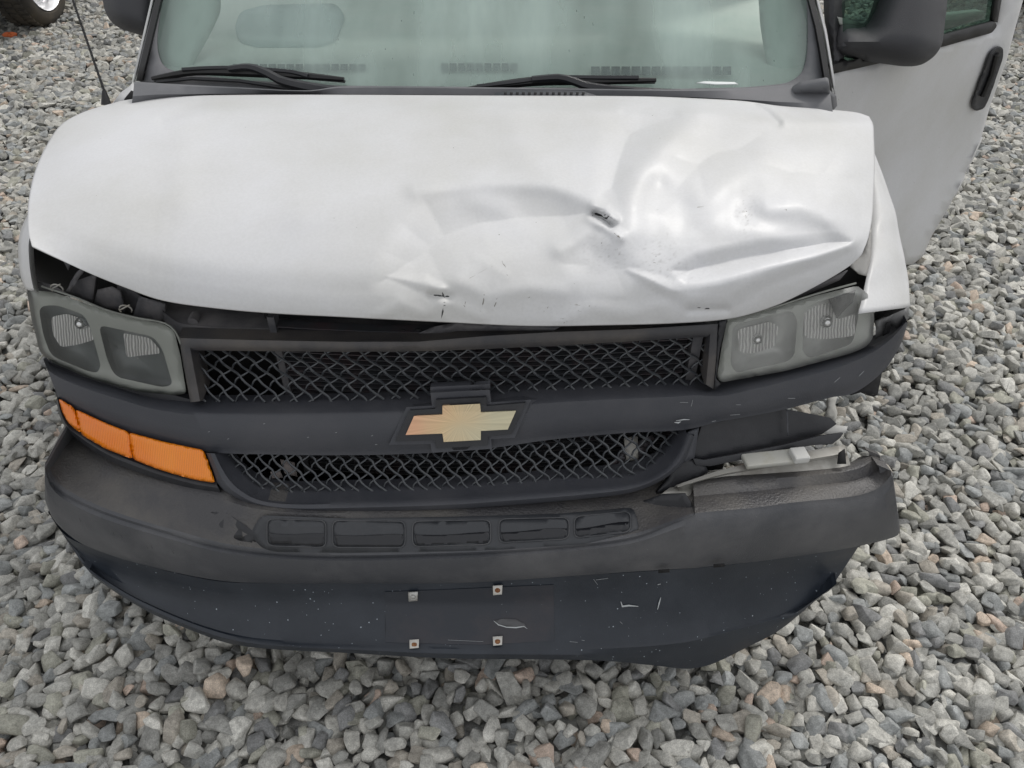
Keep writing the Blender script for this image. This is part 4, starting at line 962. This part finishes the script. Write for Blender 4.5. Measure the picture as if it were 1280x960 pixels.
vb(patch([(860, 540), (874, 534), (868, 572), (852, 580), (848, 572)], lambda x, y: bS(x, y, off(S0, .01)), 6), 'broken_frame_end', M['plastic'], solid=.01)
# bumper beam: pale box running sideways behind the bumper
def beam_row(px, z_): return [bZ(x, y, z_) for x, y in px]
bt_ = [(846, 606), (900, 588), (960, 574), (1030, 560), (1056, 556)]; bb_ = [(850, 614), (900, 604), (960, 598), (1040, 590), (1064, 584)]
a = [tuple(p) for p in cr(bt_, 24)]; b = [tuple(p) for p in cr(bb_, 24)]
vb(MB().grid([sh(beam_row(a, .62), .04, -.06), beam_row(a, .63), beam_row(mixrow(a, b, .35), .632), beam_row(mixrow(a, b, .45), .612), beam_row(b, .60), sh(beam_row(b, .60), -.002, -.10)]), 'bumper_beam', M['beam'], auto=30, solid=.003)
vb(patch([(818, 624), (850, 600), (884, 588), (910, 586), (880, 598), (868, 610), (862, 620), (840, 618)], lambda x, y: bZ(x, y, .60), 8), 'beam_end', M['beam'], solid=.003)
bx = MB()
c = bZ(968, 573, .645); rotz = Matrix.Rotation(R(8), 4, 'Z')
bx.box(c, (.14, .04, .012), rotz); vb(bx, 'sensor_bracket', mat('offwhite_plastic', (.4, .4, .37), .5, dirt=(.35, .34, .28), dscale=25), smooth=False, bevel=.004)
bx = MB(); bx.box(bZ(999, 569, .655), (.035, .036, .018), rotz); vb(bx, 'sensor_block', mat('white_plastic', (.55, .55, .53), .4), smooth=False, bevel=.004)
# upright tab and pale strip
vb(patch([(1047, 580), (1049, 566), (1056, 561), (1058, 580)], lambda x, y: bZ(x, y, .62+.0012*(580-y)), 6), 'bumper_tab', M['deep'], solid=.004)
vb(patch([(1034, 496), (1047, 495), (1044, 506), (1047, 516), (1044, 529), (1040, 524), (1031, 521), (1035, 508)], lambda x, y: bD(x, y, 2.0), 5), 'liner_strip', mat('dirty_white_liner', (.55, .54, .5), .7), solid=.004)
vb(patch([(1026, 541), (1042, 531), (1060, 533), (1057, 541), (1040, 545)], lambda x, y: bD(x, y, 1.95), 6), 'liner_strip', mat('pale_liner', (.6, .6, .58), .7), solid=.004)
vb(patch([(1064, 494), (1080, 484), (1103, 464), (1097, 494), (1092, 496), (1078, 490)], lambda x, y: bS(x, y, off(S0, .06)), 6), 'broken_bracket', M['deep'], solid=.02)

# ------------------------------------------------------------------ fenders
fo = [(1082, 160), (1093, 193), (1104, 222), (1112, 245), (1119, 267), (1125, 300), (1130, 322), (1135, 352), (1137, 384)]
fi = [(1060, 175), (1072, 205), (1080, 235), (1082, 255), (1084, 280), (1086, 305), (1085, 335), (1080, 362), (1073, 392)]
fo = [tuple(p) for p in cr(fo, 50)]; fi = [tuple(p) for p in cr(fi, 50)]
def fd_out(i): return np.interp(i/49, [0, .15, .5, .8, 1], [2.16, 2.06, 1.92, 1.86, 1.80])
def fd_in(i): return np.interp(i/49, [0, .15, .4, .6, .8, 1], [2.12, 2.02, 1.88, 1.78, 1.69, 1.64])
rows = []
for t, bu in ((0, 0.02), (.2, -.005), (.4, -.022), (.6, -.032), (.8, -.028), (.92, -.014), (1, .01)):
    rows.append([bD(fi[i][0]*(1-t)+fo[i][0]*t, fi[i][1]*(1-t)+fo[i][1]*t, fd_in(i)*(1-t)+fd_out(i)*t+bu+(.004*math.sin(i*.5) if i > 25 else 0)) for i in range(50)])
rows.append([p+Vector((-.01, .05, -.06)) for p in rows[-1]])
fr = vb(MB().grid(loft(rows, 50, 3)), 'fender', M['paint'], auto=0, solid=.002)
fr['label'] = 'crumpled white fender torn at its front edge'
# side of fender down over the wheel (mostly hidden)
def fender_side(sx):
    m = MB(); pts_t = []; pts_b = []
    x = XC+sx*.935
    for i in range(30):
        y = 1.62+i*(1.0/29)*.95
        wheel = abs(y-2.32) < .45
        zb = .42 if not wheel else .40+math.sqrt(max(0, .45**2-(y-2.32)**2))*.95
        pts_t.append(Vector((x-sx*.03, y, 1.055))); pts_b.append(Vector((x, y, max(.42, zb) if y > 1.8 else .6)))
    m.grid([pts_t, [(a_+b_)/2+Vector((sx*.02, 0, 0)) for a_, b_ in zip(pts_t, pts_b)], pts_b]); return m
lf = fender_side(-1)
lo2 = [(40, 262), (30, 280), (24.5, 300), (24, 318), (27, 345), (33, 361)]; li2 = [(52, 262), (46, 285), (42, 300), (41, 312), (43, 340), (47, 366)]
a = [tuple(p) for p in cr(lo2, 24)]; b = [tuple(p) for p in cr(li2, 24)]
lf.grid([[bD(x, y, 1.90-.003*i) for i, (x, y) in enumerate(a)], [bD(x, y, 1.80-.004*i) for i, (x, y) in enumerate(mixrow(a, b, .3))], [bD(x, y, 1.755-.004*i) for i, (x, y) in enumerate(mixrow(a, b, .7))], [bD(x, y, 1.76-.003*i) for i, (x, y) in enumerate(b)]])
# small corner by the cowl
lf.grid([[bD(x, y, 2.12) for x, y in ((140, 131), (152, 116), (163, 108), (167, 103))], [bD(x, y, 2.09) for x, y in ((150, 134), (160, 124), (166, 120), (169, 118))]])
fl_ = vb(lf, 'fender', M['paint'], solid=.002); fl_['label'] = 'straight white fender on the side of the antenna'
vb(patch([(155, 124), (164, 113), (167, 114), (168, 126), (156, 127)], lambda x, y: bD(x, y, 2.08), 4), 'cowl_corner_gap', M['deep'], solid=.002)
# ruined structure under the torn fender tip
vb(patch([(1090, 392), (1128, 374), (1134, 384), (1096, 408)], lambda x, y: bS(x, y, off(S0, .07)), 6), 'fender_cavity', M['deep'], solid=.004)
vb(patch([(1095, 402), (1136, 384), (1136, 398), (1122, 410), (1110, 402), (1106, 418), (1094, 424)], lambda x, y: bS(x, y, off(S0, .03)), 6), 'fender_bracket', mat('grey_primer_metal', (.2, .2, .2), .5, .3, dirt=(.1, .1, .1), dscale=20), solid=.005)
vb(patch([(1108, 404), (1114, 402), (1112, 416), (1104, 420)], lambda x, y: bS(x, y, off(S0, .02)), 4), 'fender_cavity', M['deep'], solid=.002)
vb(patch([(1060, 330), (1078, 318), (1089, 285), (1089, 320), (1083, 345), (1074, 342)], lambda x, y: bD(x, y, 1.72), 6), 'hood_hinge_bracket', mat('pale_torn_metal', (.45, .44, .42), .5, .2), solid=.003)

# ------------------------------------------------------------------ cowl, windshield, interior
def WS(x, z): return 2.05+(z-1.15)*1.0+.13*((x-XC)/.95)**2
def onW(o): return lambda x, y: bS(x, y, off(WS, o))
OUT = [(170, 101), (176, 70), (185, 35), (194, 0), (204, -45), (218, -110), (262, -300), (600, -312), (935, -300), (985, -110), (1004, -45), (1017, 0), (1026, 40), (1036, 90), (1041, 112), (1000, 120), (850, 126), (600, 127), (400, 127), (250, 122)]
GI = [(219, 90), (203, 82), (197, 66), (196, 45), (202, 0), (212, -45), (226, -98), (272, -290), (600, -300), (925, -290), (975, -98), (996, -45), (1009, 0), (1010, 40), (1009, 70), (1003, 92), (985, 104), (934, 109), (850, 111), (700, 109.5), (596, 108.5), (425, 107), (300, 100)]
vb(patch(rounded(OUT, 6, 2), onW(.004), 16), 'windshield', M['glass'])
vb(patch(rounded(OUT, 6, 2), onW(-.001), 14, holes=[rounded(GI, 10, 3)]), 'windshield_surround', M['frit'], solid=.002)
pil = MB(); 
for pts in ([(194, 0), (185, 38), (170, 101)], [(1018, 0), (1028, 40), (1041, 118)]):
    far = [(262, -300), (218, -110)] if pts[0][0] < 500 else [(940, -300), (992, -110)]
    pp = cr(far+pts, 16); s_ = -1 if pts[0][0] < 500 else 1
    r1_ = [bS(x, y, off(WS, -.014)) for x, y in pp]; r2_ = [bS(x-s_*7, y, off(WS, -.02)) for x, y in pp]; r3_ = [bS(x-s_*10, y, off(WS, .002)) for x, y in pp]
    vb(MB().grid([r3_, r2_, r1_, [p+Vector((0, .06, 0)) for p in r1_]]), 'pillar_seal', M['rubber'], solid=.002)
# body: pillars, roof, sides
bd = MB()
sec = []
for s_ in (-1, 1):
    e0 = [(168, 103), (183, 38), (192, 0), (216, -112), (260, -300)] if s_ < 0 else [(1043, 120), (1030, 40), (1020, 0), (994, -112), (942, -300)]
    pp = cr([bS(x, y, off(WS, .012)) for x, y in e0], 12); last = Vector(pp[0]) if Vector(pp[0]).z > Vector(pp[-1]).z else Vector(pp[-1]); top = Vector((last.x*.97, 2.86, 1.95))
    pp = [Vector(p) for p in pp]+[last.lerp(top, .5), top]
    bd.grid([[p for p in pp], [p+Vector((s_*.012, .03, 0)) for p in pp], [p+Vector((s_*.012, .14, 0)) for p in pp]])
xr = np.linspace(-.84, .84, 14)
bd.grid([[(XC+x, 2.86+.02*abs(x), 1.98-.05*x*x) for x in xr], [(XC+x, 3.1, 2.06-.06*x*x) for x in xr], [(XC+x, 6.6, 2.08-.06*x*x) for x in xr]])
for s_ in (-1, 1):
    y0 = 2.9 if s_ > 0 else 2.15
    rows = []
    for y in (y0, 4.2, 6.6):
        top = 1.02 if (y == y0 and s_ < 0) else 2.02
        rows.append([(XC+s_*(.84 if z > 1.9 else (.95 if z > 1.2 else 1.0)), y, z) for z in (.40, .7, 1.05, 1.3, 1.95, 2.02)])
    if s_ > 0: bd.grid(rows)
    else: bd.grid([[(XC-.97, y, z) for z in (.42, .7, 1.02)] for y in (2.56, 3.0, 3.35)]); bd.grid([[(XC+s_*(.84 if z > 1.9 else (.95 if z > 1.2 else 1.0)), y, z) for z in (.40, .7, 1.05, 1.3, 1.95, 2.02)] for y in (3.35, 6.6)])
bd.grid([[(XC+x, 6.6, z) for x in (-.95, 0, .95)] for z in (.4, 2.0)])
bd.grid([[(XC+x, y, .42) for x in (-.95, .95)] for y in (2.8, 6.6)])
vb(bd, 'body_shell', M['paint'], auto=30, solid=.003)
# cab inside
fw = MB()
fw.grid([[(XC+x, 2.06, z) for x in (-.85, 0, .85)] for z in (.45, 1.1)])
fw.grid([[(XC+x, y, .45) for x in (-.88, .88)] for y in (2.06, 3.6)])
fw.grid([[(XC+x, 3.6, z) for x in (-.88, .88)] for z in (.45, 1.95)])
vb(fw, 'cab_floor', M['interior3'])
da = MB(); xs = np.linspace(-.93, .93, 40)
prof = [(2.06, 1.10), (2.10, 1.135), (2.2, 1.145), (2.5, 1.15), (3.0, 1.155), (3.08, 1.13), (3.1, 1.02), (3.08, .8)]
da.grid([[(XC+x, y+.08*(x/.95)**2, z) for x in xs] for y, z in prof])
dash = vb(da, 'dashboard', M['interior'], auto=50)
def onDash(o=0): return lambda x, y: bZ(x, y, 1.149+o)
def dpart(P_, name, m, o=.004, solid=.004, step=9, r=0):
    return vb(patch(rounded(P_, r, 3) if r else P_, onDash(o), step), name, m, dash, solid=solid)
for x0, x1, y0, y1, n_ in ((290, 458, 80, 87, 15), (550, 648, 79, 88, 9), (738, 915, 83, 93, 14)):
    for k in range(n_):
        a0 = x0+(x1-x0)*k/n_+1; a1 = x0+(x1-x0)*(k+1)/n_-1
        dpart([(a0, y0), (a1, y0), (a1, y1), (a0, y1)], 'defrost_vent', M['vent'], .003, .001, 12)
dpart([(293, 34), (300, 14), (330, 6), (420, 4), (432, 20), (420, 50), (400, 56), (320, 56), (298, 50)], 'instrument_pad', M['interior2'], .006, .01, 10, 8)
dpart([(870, 103.5), (880, 101.5), (918, 102.5), (923, 105), (895, 105.5)], 'paper_label', M['label'], .003, .001)
# curved trim panels at both ends of the dashboard
for P_ in ([(190, -40), (272, -40), (277, 13), (262, 45), (243, 78), (236, 92), (215, 95), (192, 80)], [(946, -40), (1018, -40), (1016, 100), (970, 110), (956, 70), (950, 30)]):
    Pp = rounded(P_, 10, 3)
    vb(patch(Pp, lambda x, y, Pp=Pp: bS(x, y, off(WS, .10-.03*min(1, pdist(x, y, Pp)/14))), 9), 'pillar_trim', M['interior3'], dash, solid=.01)
# two seats
for sx in (-.45, .42):
    st = MB(); st.box((XC+sx, 3.25, .75), (.5, .5, .16)); st.box((XC+sx, 3.5, 1.05), (.48, .14, .62)); st.box((XC+sx, 3.52, 1.5), (.26, .1, .18))
    vb(st, 'seat', mat('grey_cloth', (.2, .21, .22), .9), smooth=False, bevel=.03)
# cowl
CG = [(168, 102), (200, 104), (296, 109), (386, 113), (425, 108), (600, 109), (850, 112), (934, 110), (985, 106), (1036, 104)]
CHd = [(165, 128), (200, 124), (296, 121), (386, 121), (425, 122), (600, 123), (850, 125), (934, 131), (985, 137), (1041, 140)]
a = [tuple(p) for p in cr(CG, 80)]; b = [tuple(p) for p in cr(CHd, 80)]
cw = MB().grid([[bZ(x, y, 1.165) for x, y in a], [bZ(x, y, 1.168) for x, y in mixrow(a, b, .12)], [bZ(x, y, 1.155) for x, y in mixrow(a, b, .7)], [bZ(x, y, 1.14) for x, y in b], [bZ(x, y, 1.14)+Vector((0, -.06, -.03)) for x, y in b]])
vb(cw, 'cowl', M['frit'], auto=40)
vb(patch(rounded([(982, 150), (985, 132), (991, 117), (1000, 112), (1036, 106), (1041, 150)], 4, 3), lambda x, y: bZ(x, y, 1.195-.0030*(y-106)), 6), 'cowl_end_cap', M['frit'], solid=.02)
vg = MB().grid([[bZ(x, y, 1.172) for x, y in ((618, 116), (640, 113), (700, 112.5), (730, 114), (745, 119))], [bZ(x, y, 1.170) for x, y in ((618, 121), (640, 121), (700, 121), (730, 121), (745, 121))]])
vb(vg, 'cowl_vent', M['plastic'], solid=.004)
for k in range(14):
    x = 630+k*7.5; vb(patch([(x, 115), (x+3.5, 115), (x+3.5, 117.5), (x, 117.5)], lambda a_, b_: bZ(a_, b_, 1.1755), 5), 'vent_slot', M['deep'], bpy.data.objects['cowl_vent'], solid=.001)
# dirt drops on glass handled in material; small white mark
# ------------------------------------------------------------------ wipers
def wiper(bl, arm, sp):
    e = empty('wiper', bS(arm[-1][0], arm[-1][1], off(WS, -.03)), VAN)
    b3 = [bS(x, y, off(WS, -.030)) for x, y in cr(bl, 24)]
    m = MB().tube(b3, [.005+.007*math.sin(math.pi*i/23) for i in range(24)], 6); m.tube([p+Vector((0, .009, -.009)) for p in b3], .004, 4)
    vb(m, 'wiper_blade', M['rubber'], e)
    f3 = [bS(x, y, off(WS, -.044)) for x, y in cr(sp, 16)]
    m = MB().tube(f3, .006, 5)
    for i in (2, 6, 9, 13): m.tube([f3[i], b3[min(23, int(i*1.5))]], .003, 4)
    vb(m, 'wiper_bridge', M['black'], e)
    a3 = [bS(x, y, off(WS, -.055)) for x, y in cr(arm, 20)]
    m = MB().tube(a3, [.008+.008*(i/19) for i in range(20)], 6); vb(m, 'wiper_arm', M['black'], e)
    return e
wiper([(190, 98), (240, 90), (300, 90), (370, 94), (430, 99)], [(286, 86), (312, 84), (335, 92), (352, 101), (385, 109), (440, 119)], [(228, 87), (262, 85), (300, 85), (366, 90), (385, 95)])
wiper([(560, 116), (620, 107), (680, 101), (750, 101), (820, 100)], [(665, 99), (700, 97), (715, 101), (735, 108), (780, 114), (870, 121)], [(596, 108), (640, 103), (690, 97), (760, 97), (798, 97)])
m = MB().tube([bS(x, y, off(WS, -.02)) for x, y in ((196, 102), (240, 98), (300, 101), (340, 107), (400, 118))], .005, 5); vb(m, 'wiper_linkage', M['black'])
# ------------------------------------------------------------------ antenna
b0_ = bD(133, 131, 2.10); t0 = bD(130, 113, 2.09); tip = b0_+Vector((-.03, .02, .86))
tp = bD(91, 0, 2.03); dirn = (tp-t0)
m = MB().tube([t0, tp, tp+dirn*.8], [.0032, .0026, .002], 6); an = empty('antenna', b0_, VAN); vb(m, 'antenna_mast', M['rubber'], an)
m = MB()
n_ = 150
m.tube([t0.lerp(tp+dirn*.5, i/n_)+Vector((.0035*math.cos(i*.9), .0035*math.sin(i*.9), 0)) for i in range(n_)], .0012, 3); vb(m, 'antenna_coil', M['rubber'], an)
m = MB().tube([b0_, b0_.lerp(t0, .4), t0], [.013, .010, .005], 10); vb(m, 'antenna_base', M['rubber'], an)
# ------------------------------------------------------------------ mirrors
mr_ = empty('side_mirror', bD(1130, 30, 2.2), VAN); mr_['label'] = 'large black mirror on the open front door'
vb(puff(rounded([(1098, -50), (1095, -5), (1082, 32), (1050, 22), (1041, 38), (1039, 62), (1046, 70), (1092, 78), (1131, 83.5), (1152, 82), (1169, 70), (1178, 56), (1184, 5), (1186, -50)], 12, 4), 2.28, .14, 40, .16, step=6), 'mirror_housing', M['mirror'], mr_)
vb(puff(rounded([(1028, -30), (1058, -30), (1056, 18), (1052, 30), (1056, 74), (1040, 92), (1036, 60), (1030, 20)], 6, 3), 2.25, .05, 14, .1, step=6), 'mirror_mount', M['mirror'], mr_)
ml = empty('side_mirror', bD(160, 0, 2.3), VAN); ml['label'] = 'black mirror on the side of the antenna'
vb(puff(rounded([(122, -60), (127, -6), (131, 14), (138, 27), (150, 36), (182, 46), (196, 40), (205, -60)], 10, 4), 2.42, .12, 24, .15, step=5), 'mirror_housing', M['mirror'], ml)
# ------------------------------------------------------------------ open door
def DS(x, z):
    return 2.286+.7057*(x-.9)+.020*math.cos((z-.62)*6.5)-.02*max(0, z-1.05)
DP = [(1030, 92), (1098, 79), (1180, 57), (1240, 41), (1248, 30), (1252, 0), (1258, -60), (1288, -60), (1279, 0), (1271, 28), (1258, 77), (1238, 131), (1227, 171), (1206, 218), (1186, 259), (1164, 296), (1154, 320), (1142, 330), (1126, 332), (1118, 300), (1095, 230), (1060, 180), (1035, 140)]
dr = empty('door', bS(1050, 200, DS), VAN); dr['label'] = 'white front door standing wide open'
vb(patch(rounded(DP, 3, 2), lambda x, y: bS(x, y, DS), 10), 'door_panel', M['paint'], dr, auto=0, solid=.03, soff=1 if False else -1)
vb(patch(rounded([(1095, 72), (1180, 44), (1243, 26.5), (1247, 32), (1240, 41), (1180, 58), (1098, 80)], 3, 2), lambda x, y: bS(x, y, off(DS, -.008)), 8), 'belt_moulding', M['rubber'], dr, solid=.012)
vb(patch([(1032, 84), (1058, 76), (1100, 68), (1100, 79), (1038, 93)], lambda x, y: bS(x, y, off(DS, -.01)), 8), 'mirror_sail', M['rubber'], dr, solid=.01)
vb(patch([(1050, -60), (1255, -60), (1251, 0), (1245, 27), (1180, 45), (1095, 74), (1055, 80)], lambda x, y: bS(x, y, off(DS, .012)), 18), 'door_window', M['sideglass'], dr)
vb(patch([(1246, -60), (1258, -60), (1252, 0), (1247, 28), (1241, 27), (1245, 0)], lambda x, y: bS(x, y, off(DS, -.004)), 9), 'window_frame', M['rubber'], dr, solid=.012)
vb(patch([(1052, 22), (1082, 30), (1230, 14), (1228, 22), (1182, 38), (1080, 46), (1055, 40)], lambda x, y: bS(x, y, off(DS, .05)), 10), 'inner_sill', M['interior'], dr, solid=.03)
hb = rounded([(1238, 66), (1247, 58), (1254, 60), (1254, 72), (1236, 124), (1230, 136), (1220, 139), (1215, 134), (1216, 126)], 4, 3)
dh = empty('door_handle', bS(1236, 98, DS), dr); dh.location = bS(1236, 98, DS)-bS(1050, 200, DS)
def db(mb, name, m, **k):
    o = mb.build(name, m, None, **k); o.parent = dr; o.location = -(VAN.location+dr.location); return o
bpy.data.objects.remove(dh)
db(patch(hb, lambda x, y: bS(x, y, off(DS, -.014+.008*min(1, pdist(x, y, hb)/6))), 4), 'door_handle', M['black'], solid=.004)
db(MB().tube([bS(x, y, off(DS, -.014)) for x, y in ((1246, 68), (1240, 92), (1232, 112), (1228, 120))], .010, 8), 'handle_pull', M['rubber'])

# ------------------------------------------------------------------ wheels of the van (in the shade)
def wheel(c, parent, r=.38, wd=.24, rimm='wheelpaint', rr=.22, side=1):
    e = empty('wheel', c, parent)
    h = wd/2; m = MB()
    m.lathe([(-h*.7, rr), (-h, rr+.02), (-h*1.02, (rr+r)/2), (-h*.9, r-.02), (-h*.7, r), (h*.7, r), (h*.9, r-.02), (h*1.02, (rr+r)/2), (h, rr+.02), (h*.7, rr)], c, 'X', 48)
    for k in range(48):
        t = 2*math.pi*k/48
        for q in (-.5, 0, .5):
            m.box(Vector(c)+Vector((q*h*1.1, (r+.003)*math.cos(t+q*.06), (r+.003)*math.sin(t+q*.06))), (h*.4, .012, .028), Matrix.Rotation(t, 4, 'X'))
    def put(mb, name, mt_, **k_):
        o = mb.build(name, mt_, None, **k_); o.parent = e
        tot = Vector(); p = e
        while p is not None: tot += p.location; p = p.parent
        o.location = -tot; return o
    put(m, 'tyre', M['tyre'])
    m = MB(); s_ = side
    m.lathe([(s_*h*.95, rr+.004), (s_*h*.8, rr-.01), (s_*h*.2, rr-.03), (s_*h*.25, .12), (s_*h*.7, .09), (s_*h*.9, .05), (s_*h*.9, .0005)], c, 'X', 40)
    for k in range(6):
        t = 2*math.pi*k/6; m.box(Vector(c)+Vector((s_*h*.6, .14*math.cos(t), .14*math.sin(t))), (.03, .16, .05), Matrix.Rotation(t, 4, 'X'))
    put(m, 'rim', M[rimm])
    return e
for x, y, s_ in ((XC-.83, 2.32, -1), (XC+.80, 2.36, 1), (XC-.83, 5.6, -1), (XC+.83, 5.6, 1)): wheel((x, y, .37), VAN, side=s_)

# ------------------------------------------------------------------ other parked vehicles at the edge of the frame
def truck(cx, cy, label, rot_side):
    e = empty('parked_truck', (cx, cy, 0)); tag(e, label, 'truck')
    def put(mb, name, m, **k):
        o = mb.build(name, m, None, **k); o.parent = e; o.location = -e.location; return o
    b_ = MB(); W = .93
    secs = [(-.95, .55, 1.02, .86), (-.8, .45, 1.1, .92), (.4, .45, 1.2, .95), (.5, .45, 1.22, .95), (4.3, .5, 1.2, .95), (4.45, .6, 1.1, .9)]
    rows = []
    for dy, z0, z1, w_ in secs:
        rows.append([(cx+x*w_, cy+dy, z) for x, z in ((-.95, z0), (-1, z0+.15), (-1, z1-.15), (-.92, z1), (0, z1+.03), (.92, z1), (1, z1-.15), (1, z0+.15), (.95, z0), (0, z0))])
    b_.grid(rows, closed=True)
    put(b_, 'body', M['truckpaint'])
    cb_ = MB(); rows = []
    for dy, z, w_ in ((.45, 1.2, .9), (1.05, 1.72, .76), (2.5, 1.76, .76), (2.9, 1.2, .9)):
        rows.append([(cx-w_, cy+dy, 1.15), (cx-w_*.95, cy+dy, z), (cx, cy+dy, z+.03), (cx+w_*.95, cy+dy, z), (cx+w_, cy+dy, 1.15)])
    cb_.grid(rows); put(cb_, 'cab', M['truckpaint'])
    wi = MB(); wi.grid([[(cx+x, cy+.46+.58*t-.01, 1.24+.44*t) for x in (-.74+.1*t, .74-.1*t)] for t in (0, .5, 1)]); put(wi, 'windshield', M['sideglass'])
    bp_ = MB(); bp_.box((cx, cy-1.0, .62), (1.8, .14, .2)); put(bp_, 'bumper', M['chrome'], smooth=False, bevel=.03)
    for sx in (-1, 1):
        hl_ = MB(); hl_.box((cx+sx*.72, cy-.96, .9), (.3, .06, .16)); put(hl_, 'headlight', M['label'], smooth=False, bevel=.02)
    for sx, dy in ((-1, 0), (1, 0), (-1, 3.3), (1, 3.3)):
        wheel((cx+sx*.82, cy+dy, .375), e, rimm='alloy', r=.385, wd=.26, rr=.275, side=sx)
    return e
truck(-4.47, 6.55, 'dark pickup parked at the far left, only its chrome front wheel showing', 1)
truck(4.95, 7.15, 'dark pickup parked at the far right behind the open van door', -1)
# orange scrap on the gravel
m = MB(); c = bZ(11, 45, .02)
rows = []
for i, (r_, z_) in enumerate(((.001, .02), (.018, .022), (.034, .010), (.03, -.01))):
    rows.append([c+Vector((r_*1.5*math.cos(t)*(1+.3*math.sin(3*t)), r_*math.sin(t)*(1+.25*math.cos(2*t)), z_+.006*math.sin(4*t))) for t in np.linspace(0, 2*math.pi, 15)[:-1]])
m.grid(rows, closed=True)
o = m.build('plastic_shard', mat('faded_orange_plastic', (.55, .13, .04), .6)); recenter(o)
tag(o, 'small orange plastic shard on the gravel below the chrome-wheeled pickup', 'debris')
print('objects', len(bpy.data.objects), 'tris', sum(len(o.data.polygons) for o in bpy.data.objects if o.type == 'MESH'))
